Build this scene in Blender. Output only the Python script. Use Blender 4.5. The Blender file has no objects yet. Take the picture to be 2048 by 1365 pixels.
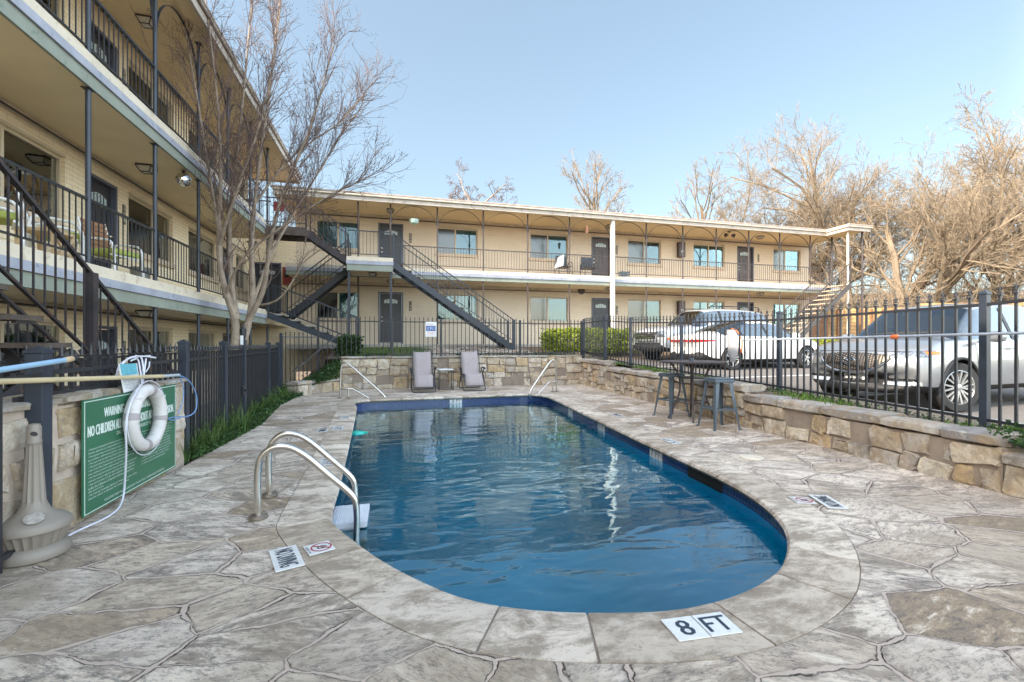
import bpy, bmesh, math, random
from mathutils import Vector, Matrix, noise
R = math.radians
rng = random.Random(7)
sc = bpy.context.scene
COL = sc.collection
# ------------------------------------------------------------------ helpers
class MB:
    """collects shapes, then links them as one mesh object"""
    def __init__(s): s.v=[]; s.f=[]; s.m=[]; s.c=[]; s.mi=0; s.col=None
    def add(s, vs, fs):
        o=len(s.v); s.v+= [tuple(p) for p in vs]
        for f in fs: s.f.append(tuple(o+i for i in f)); s.m.append(s.mi); s.c.append(s.col)
    def box(s,x0,x1,y0,y1,z0,z1):
        s.add([(x0,y0,z0),(x1,y0,z0),(x1,y1,z0),(x0,y1,z0),(x0,y0,z1),(x1,y0,z1),(x1,y1,z1),(x0,y1,z1)],
              [(3,2,1,0),(4,5,6,7),(0,1,5,4),(1,2,6,5),(2,3,7,6),(3,0,4,7)])
    def bar(s,p,q,w,h,up=(0,0,1)):
        """beam from p to q, w across, h along up"""
        p=Vector(p); q=Vector(q); d=(q-p)
        if d.length<1e-6: return
        d.normalize(); up=Vector(up)
        if abs(d.dot(up))>.99: up=Vector((0,1,0)) if abs(d.y)<.9 else Vector((1,0,0))
        a=d.cross(up).normalized(); b=a.cross(d).normalized()
        vs=[]
        for c in (p,q):
            for (i,j) in ((-1,-1),(1,-1),(1,1),(-1,1)): vs.append(c+a*(i*w/2)+b*(j*h/2))
        s.add(vs,[(3,2,1,0),(4,5,6,7),(0,1,5,4),(1,2,6,5),(2,3,7,6),(3,0,4,7)])
    def tube(s,pts,r,n=8,closed=False,cap=True):
        pts=[Vector(p) for p in pts]; N=len(pts)
        rr=r if isinstance(r,(list,tuple)) else [r]*N
        vs=[];fs=[]; prev=None
        for i,p in enumerate(pts):
            if closed: d=pts[(i+1)%N]-pts[i-1]
            else: d=pts[min(i+1,N-1)]-pts[max(i-1,0)]
            if d.length<1e-9: d=Vector((0,0,1))
            d.normalize()
            if prev is None:
                a=d.orthogonal().normalized()
            else:
                a=prev-d*prev.dot(d)
                a=a.normalized() if a.length>1e-6 else d.orthogonal().normalized()
            prev=a; b=d.cross(a)
            for k in range(n):
                t=2*math.pi*k/n; vs.append(p+(a*math.cos(t)+b*math.sin(t))*rr[i])
        M=N if closed else N-1
        for i in range(M):
            j=(i+1)%N
            for k in range(n): fs.append((i*n+k,i*n+(k+1)%n,j*n+(k+1)%n,j*n+k))
        if cap and not closed:
            fs.append(tuple(reversed(range(n)))); fs.append(tuple((N-1)*n+k for k in range(n)))
        s.add(vs,fs)
    def lathe(s,prof,c=(0,0,0),n=24,sx=1,sy=1,ax='z',caps=True):
        vs=[];fs=[];c=Vector(c)
        for (r,z) in prof:
            for k in range(n):
                t=2*math.pi*k/n; v=(r*math.cos(t)*sx,r*math.sin(t)*sy,z)
                if ax=='y': v=(v[0],v[2],v[1])
                if ax=='x': v=(v[2],v[0],v[1])
                vs.append(c+Vector(v))
        for i in range(len(prof)-1):
            for k in range(n): fs.append((i*n+k,i*n+(k+1)%n,(i+1)*n+(k+1)%n,(i+1)*n+k))
        if caps: fs.append(tuple(reversed(range(n)))); fs.append(tuple((len(prof)-1)*n+k for k in range(n)))
        s.add(vs,fs)
    def prism(s,poly,z0,z1):
        n=len(poly)
        s.add([(x,y,z0) for x,y in poly]+[(x,y,z1) for x,y in poly],
              [tuple(reversed(range(n))),tuple(range(n,2*n))]+[(i,(i+1)%n,n+(i+1)%n,n+i) for i in range(n)])
    def xf(s,M,start=0):
        for i in range(start,len(s.v)): s.v[i]=tuple(M@Vector(s.v[i]))
    def build(s,name,mat,parent=None,smooth=False,bevel=0,local=False,subs=0):
        me=bpy.data.meshes.new(name); vs=s.v
        if parent is not None and not local:
            inv=WM(parent).inverted(); vs=[tuple(inv@Vector(p)) for p in vs]
        me.from_pydata(vs,[],s.f)
        mats=mat if isinstance(mat,(list,tuple)) else [mat]
        for m in mats: me.materials.append(m)
        if len(mats)>1: me.polygons.foreach_set('material_index',s.m)
        if any(c is not None for c in s.c):
            at=me.color_attributes.new('tone','FLOAT_COLOR','CORNER')
            buf=[]
            for p,c in zip(me.polygons,s.c):
                cc=c if c is not None else (.5,.5,.5)
                buf+= [cc[0],cc[1],cc[2],1.0]*p.loop_total
            at.data.foreach_set('color',buf)
        if smooth:
            me.polygons.foreach_set('use_smooth',[True]*len(me.polygons))
            try: me.set_sharp_from_angle(angle=R(38))
            except Exception: pass
        me.validate(); me.update()
        o=bpy.data.objects.new(name,me); COL.objects.link(o)
        if parent is not None: o.parent=parent
        if bevel:
            b=o.modifiers.new('b','BEVEL'); b.width=bevel; b.segments=2; b.limit_method='ANGLE'
        if subs:
            b=o.modifiers.new('s','SUBSURF'); b.levels=subs; b.render_levels=subs
        return o
def WM(o):
    M=Matrix.Translation(o.location)@o.rotation_euler.to_matrix().to_4x4()
    return WM(o.parent)@M if o.parent else M
def tag(o,label=None,cat=None,group=None,kind=None):
    if label: o['label']=label
    if cat: o['category']=cat
    if group: o['group']=group
    if kind: o['kind']=kind
    return o
def thing(name,label,cat,loc=(0,0,0),rz=0,group=None,rx=0,ry=0):
    o=bpy.data.objects.new(name,None); COL.objects.link(o); o.empty_display_size=.2
    o.location=loc; o.rotation_euler=(rx,ry,rz)
    return tag(o,label,cat,group)
def copy_tree(o,parent=None):
    c=o.copy(); COL.objects.link(c); c.parent=parent
    for ch in list(o.children): copy_tree(ch,c)
    return c
_tc={}
def text_mb(mb,body,size,M,depth=.001,sx=1.0,align='CENTER'):
    """adds flat solid lettering to mb; text local x right, y up, z towards reader, placed by matrix M"""
    key=(body,align)
    if key not in _tc:
        cu=bpy.data.curves.new('lettering','FONT'); cu.body=body; cu.size=1; cu.align_x=align; cu.align_y='CENTER'; cu.resolution_u=2
        ob=bpy.data.objects.new('lettering',cu); COL.objects.link(ob)
        dg=bpy.context.evaluated_depsgraph_get(); me=bpy.data.meshes.new_from_object(ob.evaluated_get(dg))
        _tc[key]=([tuple(v.co) for v in me.vertices],[tuple(p.vertices) for p in me.polygons])
        bpy.data.objects.remove(ob); bpy.data.curves.remove(cu); bpy.data.meshes.remove(me)
    vs,fs=_tc[key]
    mb.add([M@Vector((x*size*sx,y*size,depth)) for x,y,z in vs],fs)
def frame(o,right,up):
    r=Vector(right).normalized(); u=Vector(up).normalized(); n=r.cross(u)
    M=Matrix((r,u,n)).transposed().to_4x4(); M.translation=Vector(o); return M
def lerp(a,b,t): return a+(b-a)*t
# camera geometry of the place: eye height 1.28 m over the pool deck, looking 14.57 degrees to the right of the long wing
EYE=1.28; FPX=900.; CXP=1024.; HYP=688.; YAW=R(14.57); CY,SY=math.cos(YAW),math.sin(YAW)
def ray(px,py):
    X=(px-CXP)/FPX; return (X*CY+SY, -X*SY+CY, -(py-HYP)/FPX)
def onz(px,py,z=0.):
    r=ray(px,py); t=(z-EYE)/r[2]; return Vector((r[0]*t,r[1]*t,z))
def atd(px,py,D):
    r=ray(px,py); return Vector((r[0]*D,r[1]*D,EYE+r[2]*D))
def onx(px,py,x):
    r=ray(px,py); t=x/r[0]; return Vector((x,r[1]*t,EYE+r[2]*t))
def ony(px,py,y):
    r=ray(px,py); t=y/r[1]; return Vector((r[0]*t,y,EYE+r[2]*t))
# ------------------------------------------------------------------ materials
def nmat(name):
    m=bpy.data.materials.new(name); m.use_nodes=True; nt=m.node_tree; nt.nodes.clear()
    out=nt.nodes.new('ShaderNodeOutputMaterial'); b=nt.nodes.new('ShaderNodeBsdfPrincipled')
    nt.links.new(b.outputs[0],out.inputs[0]); return m,nt,b,out
class G:
    def __init__(s,nt): s.nt=nt
    def n(s,t,**k):
        x=s.nt.nodes.new(t)
        for a,b in k.items(): setattr(x,a,b)
        return x
    def l(s,a,b): s.nt.links.new(a,b)
    def val(s,x,inp):
        if hasattr(x,'is_output') or hasattr(x,'links'): s.l(x,inp)
        else: inp.default_value=x
    def noise(s,vec,scale,detail=4,rough=.55,dist=0):
        x=s.n('ShaderNodeTexNoise'); x.inputs['Scale'].default_value=scale; x.inputs['Detail'].default_value=detail
        x.inputs['Roughness'].default_value=rough; x.inputs['Distortion'].default_value=dist
        if vec is not None: s.l(vec,x.inputs['Vector'])
        return x.outputs['Fac']
    def ramp(s,fac,stops,interp='LINEAR'):
        x=s.n('ShaderNodeValToRGB'); x.color_ramp.interpolation=interp; e=x.color_ramp.elements
        while len(e)<len(stops): e.new(.5)
        for i,(p,c) in enumerate(stops):
            e[i].position=p; e[i].color=(c[0],c[1],c[2],1) if not isinstance(c,(int,float)) else (c,c,c,1)
        s.l(fac,x.inputs[0]); return x.outputs[0]
    def mix(s,f,a,b,mode='MIX'):
        x=s.n('ShaderNodeMix',data_type='RGBA',blend_type=mode); s.val(f,x.inputs[0])
        for v,i in ((a,6),(b,7)):
            if isinstance(v,(tuple,list)): x.inputs[i].default_value=(v[0],v[1],v[2],1)
            else: s.l(v,x.inputs[i])
        return x.outputs[2]
    def math(s,op,a,b=0.,c=None):
        x=s.n('ShaderNodeMath',operation=op); s.val(a,x.inputs[0]); s.val(b,x.inputs[1])
        if c is not None: s.val(c,x.inputs[2])
        return x.outputs[0]
    def pos(s): return s.n('ShaderNodeNewGeometry').outputs['Position']
    def obj(s): return s.n('ShaderNodeTexCoord').outputs['Object']
    def mapv(s,vec,scale=(1,1,1),rot=(0,0,0),loc=(0,0,0)):
        x=s.n('ShaderNodeMapping'); x.inputs['Scale'].default_value=scale; x.inputs['Rotation'].default_value=rot
        x.inputs['Location'].default_value=loc; s.l(vec,x.inputs['Vector']); return x.outputs[0]
    def bump(s,h,strength=.3,dist=.01,normal=None):
        x=s.n('ShaderNodeBump'); x.inputs['Strength'].default_value=strength; x.inputs['Distance'].default_value=dist
        s.l(h,x.inputs['Height'])
        if normal is not None: s.l(normal,x.inputs['Normal'])
        return x.outputs[0]
def paint(name,col,rough=.5,var=.12,scale=3.,metal=0,bump=.0,dirt=None,spec=.5,bscale=60,coat=0):
    m,nt,b,out=nmat(name); g=G(nt); p=g.obj()
    n=g.noise(p,scale,5)
    a=tuple(c*(1-var) for c in col); c2=tuple(min(1,c*(1+var)) for c in col)
    c=g.ramp(n,[(.3,a),(.7,c2)])
    if dirt:
        d=g.ramp(g.noise(p,scale*3,6,.7),[(.56,0),(.68,1)]); c=g.mix(d,c,dirt)
    g.l(c,b.inputs['Base Color']); b.inputs['Roughness'].default_value=rough; b.inputs['Metallic'].default_value=metal
    b.inputs['Specular IOR Level'].default_value=spec; b.inputs['Coat Weight'].default_value=coat
    if bump: g.l(g.bump(g.noise(p,bscale,4),bump,.004),b.inputs['Normal'])
    return m
def leafmat(name,cols,rough=.5,trans=.25):
    m,nt,b,out=nmat(name); g=G(nt)
    at=g.n('ShaderNodeAttribute',attribute_name='tone')
    c=g.ramp(at.outputs['Fac'],[(i/(len(cols)-1) if len(cols)>1 else 0,c) for i,c in enumerate(cols)])
    g.l(c,b.inputs['Base Color']); b.inputs['Roughness'].default_value=rough; b.inputs['Specular IOR Level'].default_value=.3
    t=g.n('ShaderNodeBsdfTranslucent'); g.l(c,t.inputs[0]); mx=g.n('ShaderNodeMixShader'); mx.inputs[0].default_value=trans
    g.l(b.outputs[0],mx.inputs[1]); g.l(t.outputs[0],mx.inputs[2]); g.l(mx.outputs[0],out.inputs[0]); return m
M={}
# painted brick, courses follow world height on both facades
def brick(name,c1,c2,cm,gain=1.):
    m,nt,b,out=nmat(name); g=G(nt); p=g.pos(); s=g.n('ShaderNodeSeparateXYZ'); g.l(p,s.inputs[0])
    u=g.math('ADD',s.outputs[0],s.outputs[1]); cb=g.n('ShaderNodeCombineXYZ'); g.l(u,cb.inputs[0]); g.l(s.outputs[2],cb.inputs[1])
    wob=g.n('ShaderNodeTexNoise'); wob.inputs['Scale'].default_value=6; g.l(p,wob.inputs['Vector'])
    vm=g.n('ShaderNodeVectorMath',operation='MULTIPLY_ADD'); g.l(wob.outputs['Color'],vm.inputs[0]); vm.inputs[1].default_value=(.016,.016,0); g.l(cb.outputs[0],vm.inputs[2])
    br=g.n('ShaderNodeTexBrick'); g.l(vm.outputs[0],br.inputs['Vector']); br.inputs['Scale'].default_value=1
    br.inputs['Brick Width'].default_value=.30; br.inputs['Row Height'].default_value=.082; br.inputs['Mortar Size'].default_value=.009
    br.inputs['Mortar Smooth'].default_value=.5; br.inputs['Color1'].default_value=(*c1,1); br.inputs['Color2'].default_value=(*c2,1); br.inputs['Mortar'].default_value=(*cm,1)
    n=g.noise(p,1.3,6,.6); c=g.mix(g.ramp(n,[(.35,0),(.75,.55)]),br.outputs[0],tuple(x*.8 for x in c1))
    n2=g.noise(p,22,5,.65); c=g.mix(g.ramp(n2,[(.60,0),(.72,.35)]),c,(.33,.25,.18))
    g.l(c,b.inputs['Base Color']); b.inputs['Roughness'].default_value=.75
    inv=g.math('SUBTRACT',1.,br.outputs['Fac']); h=g.math('ADD',inv,g.math('MULTIPLY',n2,.5))
    g.l(g.bump(h,.55,.012),b.inputs['Normal']); return m
M['brick']=brick('cream_painted_brick',(.86,.74,.54),(.82,.69,.49),(.66,.53,.38))
M['brick2']=brick('pale_painted_brick',(.72,.61,.48),(.68,.57,.445),(.55,.45,.35))
M['cream']=paint('cream_paint',(.68,.60,.48),.6,.08,2,bump=.1,dirt=(.45,.36,.26))
M['ceil']=paint('tan_soffit_paint',(.78,.65,.44),.8,.06,1.2,bump=.2,bscale=90)
M['ceil2']=paint('warm_soffit_paint',(.74,.59,.38),.8,.06,1.2,bump=.2,bscale=90)
M['blueboard']=paint('pale_blue_board',(.36,.375,.44),.6,.14,2.5,bump=.2,dirt=(.20,.24,.30))
M['greenboard']=paint('sage_green_board',(.27,.295,.25),.6,.12,2.5,bump=.2,dirt=(.17,.21,.17))
M['fascia']=paint('weathered_fascia',(.46,.41,.36),.6,.15,2,bump=.1,dirt=(.25,.20,.16))
M['roof']=paint('gravel_roof',(.36,.30,.26),.9,.2,4,bump=.4)
M['black']=paint('black_steel',(.022,.024,.030),.42,.25,6,spec=.5,bump=.1,bscale=40)
M['rust']=paint('worn_black_steel',(.030,.026,.030),.5,.3,5,dirt=(.12,.055,.03),bump=.2,bscale=40)
M['navy']=paint('dark_navy_paint',(.026,.034,.050),.42,.25,4)
M['door']=paint('charcoal_door',(.034,.036,.048),.38,.12,3)
M['doorbrown']=paint('plum_brown_door',(.060,.042,.044),.38,.12,3)
M['jamb']=paint('slate_jamb',(.085,.095,.135),.45,.1,3)
M['vinyl']=paint('tan_vinyl_frame',(.52,.44,.33),.5,.05,3)
M['sill']=paint('brick_sill',(.56,.45,.34),.7,.1,8,bump=.3)
M['wood']=paint('weathered_tread_wood',(.085,.065,.055),.8,.35,9,bump=.4,dirt=(.16,.11,.08))
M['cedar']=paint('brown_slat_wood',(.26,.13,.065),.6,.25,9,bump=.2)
M['white']=paint('white_paint',(.72,.73,.74),.45,.06,4)
M['warmwhite']=paint('white_post_paint',(.74,.70,.62),.5,.06,4)  # warm white paint of the downpipe and one post
M['concrete']=paint('concrete',(.40,.37,.33),.85,.15,3,bump=.4,dirt=(.24,.22,.20))
M['steel']=paint('brushed_stainless',(.60,.57,.53),.27,.06,8,metal=1,bump=.05,bscale=120)
M['flange']=paint('bronze_flange',(.30,.25,.20),.4,.15,20,metal=.8)
M['grey']=paint('blue_grey_steel',(.105,.135,.165),.4,.08,5,metal=.2)
M['brown']=paint('dark_bronze_steel',(.055,.042,.042),.45,.15,6)
M['sling']=paint('taupe_sling_fabric',(.36,.31,.31),.85,.06,30,bump=.5,bscale=300)
M['ring']=paint('scuffed_white_foam',(.60,.57,.56),.6,.07,6,bump=.15,dirt=(.40,.36,.34))
M['strap']=paint('grey_strap',(.36,.32,.33),.7,.08,6)
M['rope']=paint('white_rope',(.62,.62,.70),.8,.08,60,bump=.4,bscale=200)
M['green_sign']=paint('green_sign_sheet',(.030,.135,.072),.35,.06,3)
M['signwhite']=paint('sign_lettering',(.62,.70,.66),.5,.03,3)
M['taupe']=paint('taupe_plastic',(.225,.195,.165),.5,.05,4,bump=.15,bscale=150)
M['pole_tan']=paint('yellowed_fibreglass',(.56,.46,.28),.45,.1,5)
M['pole_blue']=paint('light_blue_pole',(.27,.43,.60),.4,.08,5)
M['tanwood']=paint('raw_wood_tip',(.55,.40,.25),.7,.15,15)
M['hose']=paint('blue_hose',(.13,.25,.48),.35,.08,5)
M['orange']=paint('orange_plastic',(.75,.17,.05),.45,.08,5)
M['net']=paint('pale_net',(.36,.37,.41),.8,.15,30)
M['red']=paint('red_paint',(.22,.025,.025),.4,.1,5)
M['teal']=paint('teal_plastic',(.03,.52,.42),.4,.05,5)
M['lime']=paint('lime_cushion',(.33,.38,.09),.8,.1,10)
M['pot']=paint('galvanised_pot',(.22,.23,.22),.45,.2,8,metal=.5)
M['mint']=paint('mint_glaze',(.40,.55,.50),.35,.05,5)
M['blind']=None
M['plaque']=paint('number_plaque',(.09,.075,.065),.5,.1,10)
M['tyre']=paint('tyre_rubber',(.020,.020,.021),.75,.15,10,bump=.2)
M['alloy']=paint('alloy_wheel',(.42,.43,.45),.3,.05,5,metal=.8)
M['blackplastic']=paint('black_plastic',(.012,.012,.014),.55,.1,5)
M['chrome']=paint('chrome',(.6,.6,.62),.12,.03,5,metal=1)
M['silver']=paint('silver_car_paint',(.27,.285,.31),.28,.02,1,metal=.55,coat=.7)
M['carwhite']=paint('white_car_paint',(.74,.73,.72),.25,.02,1,coat=.7)
M['carpale']=paint('pale_silver_car_paint',(.52,.56,.62),.28,.02,1,metal=.4,coat=.7)
M['amber']=paint('amber_lens',(.75,.16,.02),.2,.03,5)
M['redlens']=paint('red_lens',(.55,.015,.02),.15,.05,5)
M['headlamp']=paint('headlamp_lens',(.16,.18,.21),.08,.6,30,metal=.6)
M['tile']=None
def glass(name,tint,gl=.22,rough=.02,glc=(1,1,1)):
    m,nt,b,out=nmat(name); g=G(nt); nt.nodes.remove(b)
    t=g.n('ShaderNodeBsdfTransparent'); t.inputs[0].default_value=(*tint,1)
    s=g.n('ShaderNodeBsdfGlossy'); s.inputs['Roughness'].default_value=rough; s.inputs['Color'].default_value=(*glc,1)
    lw=g.n('ShaderNodeLayerWeight'); lw.inputs[0].default_value=.35
    f=g.math('ADD',gl,g.math('MULTIPLY',lw.outputs['Fresnel'],.6))
    wv=g.bump(g.noise(g.pos(),2.2,2),.12,.02); g.l(wv,s.inputs['Normal'])
    mx=g.n('ShaderNodeMixShader'); g.l(f,mx.inputs[0]); g.l(t.outputs[0],mx.inputs[1]); g.l(s.outputs[0],mx.inputs[2]); g.l(mx.outputs[0],out.inputs[0]); return m
M['pane']=glass('window_pane',(.62,.74,.76),.07,glc=(.75,.85,.9))
M['darkpane']=glass('dark_window_pane',(.42,.50,.50),.20)
M['screen']=glass('screened_pane',(.30,.33,.33),.07,.15)
M['fan']=paint('fanlight_glass',(.42,.50,.53),.2,.5,30)
M['carglass']=glass('car_glass',(.30,.36,.37),.18,glc=(.9,.95,1))
def slats(name,c1,c2,per=.05):
    m,nt,b,out=nmat(name); g=G(nt); s=g.n('ShaderNodeSeparateXYZ'); g.l(g.pos(),s.inputs[0])
    f=g.math('FRACT',g.math('MULTIPLY',s.outputs[2],1/per)); c=g.ramp(f,[(0,c2),(.25,c1),(.8,c1),(1,c2)])
    g.l(c,b.inputs['Base Color']); b.inputs['Roughness'].default_value=.6; g.l(g.bump(f,.8,.01),b.inputs['Normal']); return m
M['blind']=slats('window_blind',(.30,.37,.34),(.10,.13,.12))
M['shutter']=slats('dark_blind',(.10,.12,.12),(.04,.05,.05))
M['curtain']=paint('pale_curtain',(.26,.36,.38),.9,.15,2.5)
M['interior']=paint('unlit_room_paint',(.045,.055,.055),.9,.4,2)  # dark colour painted in for the unlit rooms at the windows
# pool waterline tile
m,nt,b,out=nmat('cobalt_tile'); g=G(nt); s=g.n('ShaderNodeSeparateXYZ'); g.l(g.pos(),s.inputs[0])
at=g.n('ShaderNodeUVMap'); br=g.n('ShaderNodeTexBrick'); g.l(at.outputs[0],br.inputs['Vector']); br.offset=0
br.inputs['Scale'].default_value=1; br.inputs['Brick Width'].default_value=.05; br.inputs['Row Height'].default_value=.05; br.inputs['Mortar Size'].default_value=.004
br.inputs['Color1'].default_value=(.010,.028,.13,1); br.inputs['Color2'].default_value=(.018,.045,.20,1); br.inputs['Mortar'].default_value=(.06,.09,.16,1)
g.l(br.outputs[0],b.inputs['Base Color']); b.inputs['Roughness'].default_value=.18; g.l(g.bump(g.math('SUBTRACT',1.,br.outputs['Fac']),.4,.004),b.inputs['Normal']); M['tile']=m
M['plaster']=paint('pool_plaster',(.42,.66,.74),.7,.08,1.5)
# rubble stone, colour per stone from the tone attribute
def stonemat(name,dk=.8):
    m,nt,b,out=nmat(name); g=G(nt); p=g.pos()
    at=g.n('ShaderNodeAttribute',attribute_name='tone')
    c=at.outputs['Color']
    n1=g.noise(p,5,6,.65,.4); c=g.mix(g.ramp(n1,[(.42,0),(.62,.75)]),c,(.42,.30,.17))
    n2=g.noise(g.mapv(p,loc=(3,7,1)),3.2,7,.7,.3); c=g.mix(g.ramp(n2,[(.50,0),(.64,dk)]),c,(.17,.15,.13))
    n3=g.noise(p,22,7,.8); c=g.mix(g.ramp(n3,[(.35,.55),(.55,0)]),c,(.24,.21,.19))
    c=g.mix(g.ramp(g.noise(g.mapv(p,loc=(9,2,4)),9,5,.6),[(.56,0),(.68,.6)]),c,(.66,.62,.56))
    g.l(c,b.inputs['Base Color']); b.inputs['Roughness'].default_value=.9; b.inputs['Specular IOR Level'].default_value=.2
    h=g.math('ADD',g.math('MULTIPLY',n1,1.2),g.math('MULTIPLY',n3,.5)); g.l(g.bump(h,1.,.045),b.inputs['Normal']); return m
M['stone']=stonemat('limestone_rubble',.6); M['stonepale']=stonemat('pale_ochre_limestone',.2)
M['mortar']=paint('wall_mortar',(.26,.21,.17),.95,.2,9,bump=.5)
# flagstone paving
def flag():
    m,nt,b,out=nmat('flagstone_paving'); g=G(nt); p=g.pos()
    wn=g.n('ShaderNodeTexNoise'); wn.inputs['Scale'].default_value=2.2; wn.inputs['Detail'].default_value=6; wn.inputs['Roughness'].default_value=.62; g.l(p,wn.inputs['Vector'])
    v=g.n('ShaderNodeVectorMath',operation='MULTIPLY_ADD'); g.l(wn.outputs['Color'],v.inputs[0]); v.inputs[1].default_value=(.16,.16,0); g.l(p,v.inputs[2])
    mp=g.mapv(v.outputs[0],scale=(1.95,2.9,0),rot=(0,0,R(24)))
    vo=g.n('ShaderNodeTexVoronoi',voronoi_dimensions='2D',feature='DISTANCE_TO_EDGE'); vo.inputs['Scale'].default_value=1; vo.inputs['Randomness'].default_value=1; g.l(mp,vo.inputs['Vector'])
    vc=g.n('ShaderNodeTexVoronoi',voronoi_dimensions='2D',feature='F1'); vc.inputs['Scale'].default_value=1; vc.inputs['Randomness'].default_value=1; g.l(mp,vc.inputs['Vector'])
    d=vo.outputs['Distance']; sp=g.n('ShaderNodeSeparateColor'); g.l(vc.outputs['Color'],sp.inputs[0])
    cr,cg,cb=sp.outputs[0],sp.outputs[1],sp.outputs[2]
    base=g.ramp(cr,[(0,(.66,.545,.44)),(.18,(.80,.68,.565)),(.38,(.73,.625,.53)),(.56,(.84,.72,.60)),(.72,(.68,.56,.44)),(.84,(.42,.315,.215)),(.93,(.54,.42,.31))],'CONSTANT')
    vr=g.n('ShaderNodeVectorRotate',rotation_type='Z_AXIS'); g.l(p,vr.inputs['Vector']); g.l(g.math('ADD',g.math('MULTIPLY',cg,1.3),-.45),vr.inputs['Angle'])
    off=g.n('ShaderNodeVectorMath',operation='MULTIPLY_ADD'); g.l(vc.outputs['Color'],off.inputs[0]); off.inputs[1].default_value=(9,9,0); g.l(vr.outputs[0],off.inputs[2]); vv=off.outputs[0]
    st=g.noise(g.mapv(vv,scale=(1.1,3.4,1)),2.6,10,.80,.35); st2=g.noise(g.mapv(vv,scale=(4,17,1)),2.6,8,.85,.4)
    lich=g.noise(g.mapv(vv,scale=(1,2,1)),15,9,.88,.2)
    dirty=g.ramp(cb,[(.15,.12),(.9,.85)])
    c=g.mix(g.math('MULTIPLY',g.ramp(st,[(.47,0),(.55,.85)]),dirty),base,(.21,.175,.15))
    c=g.mix(g.ramp(st,[(.38,.75),(.45,0)]),c,(.84,.75,.64))
    c=g.mix(g.math('MULTIPLY',g.ramp(lich,[(.50,0),(.56,.75)]),g.ramp(st,[(.40,0),(.54,1)])),c,(.12,.112,.11))
    big=g.noise(g.mapv(p,loc=(4,1,0)),.8,6,.65,.3); c=g.mix(g.ramp(big,[(.49,0),(.62,.6)]),c,(.33,.26,.185))
    md=g.noise(g.mapv(vv,scale=(1,2.0,1),loc=(5,5,0)),3.6,6,.7,.3); c=g.mix(g.ramp(md,[(.54,0),(.60,.55)]),c,(.28,.22,.17))
    c=g.mix(g.ramp(st2,[(.54,0),(.61,.6)]),c,(.15,.135,.125))
    pit=g.noise(p,34,4,.85); c=g.mix(g.ramp(pit,[(.64,0),(.68,.85)]),c,(.075,.062,.055))
    jw=g.ramp(g.noise(p,2.3,5,.7),[(.40,.22),(.64,1.2)]); d=g.math('ADD',d,g.math('MULTIPLY',g.math('SUBTRACT',g.noise(p,11,5,.7),.5),.045)); dj=g.math('DIVIDE',d,jw)
    mort=g.ramp(dj,[(.030,1),(.042,0)]); mcol=g.mix(g.noise(p,16,6,.8),(.52,.41,.345),(.68,.56,.48))
    c=g.mix(mort,c,mcol)
    edge=g.ramp(dj,[(.05,.55),(.11,0)]); c=g.mix(g.math('MULTIPLY',edge,g.math('SUBTRACT',1.,mort)),c,(.30,.25,.21))
    crack=g.ramp(dj,[(.028,0),(.035,1),(.045,1),(.053,0)]); cn=g.ramp(g.noise(p,3.1,3),[(.46,0),(.53,1)]); cc=g.math('MULTIPLY',crack,cn)
    c=g.mix(g.math('MULTIPLY',cc,.75),c,(.055,.038,.03))
    g.l(c,b.inputs['Base Color']); b.inputs['Roughness'].default_value=.82; b.inputs['Specular IOR Level'].default_value=.25
    h=g.math('ADD',g.math('MULTIPLY',g.math('SUBTRACT',1.,mort),.55),g.math('MULTIPLY',st,.5)); h=g.math('ADD',h,g.math('MULTIPLY',st2,.4))
    h=g.math('ADD',h,g.math('MULTIPLY',lich,.35)); h=g.math('SUBTRACT',h,g.math('MULTIPLY',cc,1.6)); g.l(g.bump(h,.85,.028),b.inputs['Normal']); return m
M['flag']=flag()
def coping():
    m,nt,b,out=nmat('limestone_coping'); g=G(nt); p=g.pos(); at=g.n('ShaderNodeAttribute',attribute_name='tone')
    off=g.n('ShaderNodeVectorMath',operation='MULTIPLY_ADD'); g.l(at.outputs['Color'],off.inputs[0]); off.inputs[1].default_value=(40,40,0); g.l(p,off.inputs[2]); q=off.outputs[0]
    st=g.noise(g.mapv(q,scale=(1.2,2.6,1),rot=(0,0,.5)),2.2,10,.78,.3); c=g.mix(g.ramp(st,[(.44,0),(.56,.85)]),at.outputs['Color'],(.27,.21,.155))
    n2=g.noise(q,14,9,.85); c=g.mix(g.ramp(n2,[(.56,0),(.64,.6)]),c,(.14,.12,.105)); c=g.mix(g.ramp(n2,[(.36,.45),(.46,0)]),c,(.66,.61,.55))
    pit=g.noise(p,30,4,.85); c=g.mix(g.ramp(pit,[(.66,0),(.70,.8)]),c,(.07,.06,.05))
    g.l(c,b.inputs['Base Color']); b.inputs['Roughness'].default_value=.82; g.l(g.bump(g.math('ADD',n2,st),.8,.014),b.inputs['Normal']); return m
M['coping']=coping()
def ground(name,cols,scale,bump=.5,rough=.95):
    m,nt,b,out=nmat(name); g=G(nt); p=g.pos(); n=g.noise(p,scale,8,.7); c=g.ramp(n,[(.3+.4*i/(len(cols)-1),x) for i,x in enumerate(cols)])
    n2=g.noise(p,scale*.12,4); c=g.mix(g.ramp(n2,[(.4,0),(.7,.5)]),c,cols[0])
    g.l(c,b.inputs['Base Color']); b.inputs['Roughness'].default_value=rough; g.l(g.bump(n,bump,.03),b.inputs['Normal']); return m
M['soil']=ground('leaf_litter_soil',[(.07,.05,.035),(.14,.10,.065),(.24,.18,.12)],9)
M['asphalt']=ground('worn_asphalt',[(.10,.09,.085),(.15,.135,.125),(.20,.18,.165)],30,.3)
M['pebbles']=ground('river_pebbles',[(.16,.12,.10),(.42,.35,.29),(.60,.54,.48)],40,.9)
M['linepaint']=paint('line_paint',(.62,.62,.60),.7,.15,8)
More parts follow.
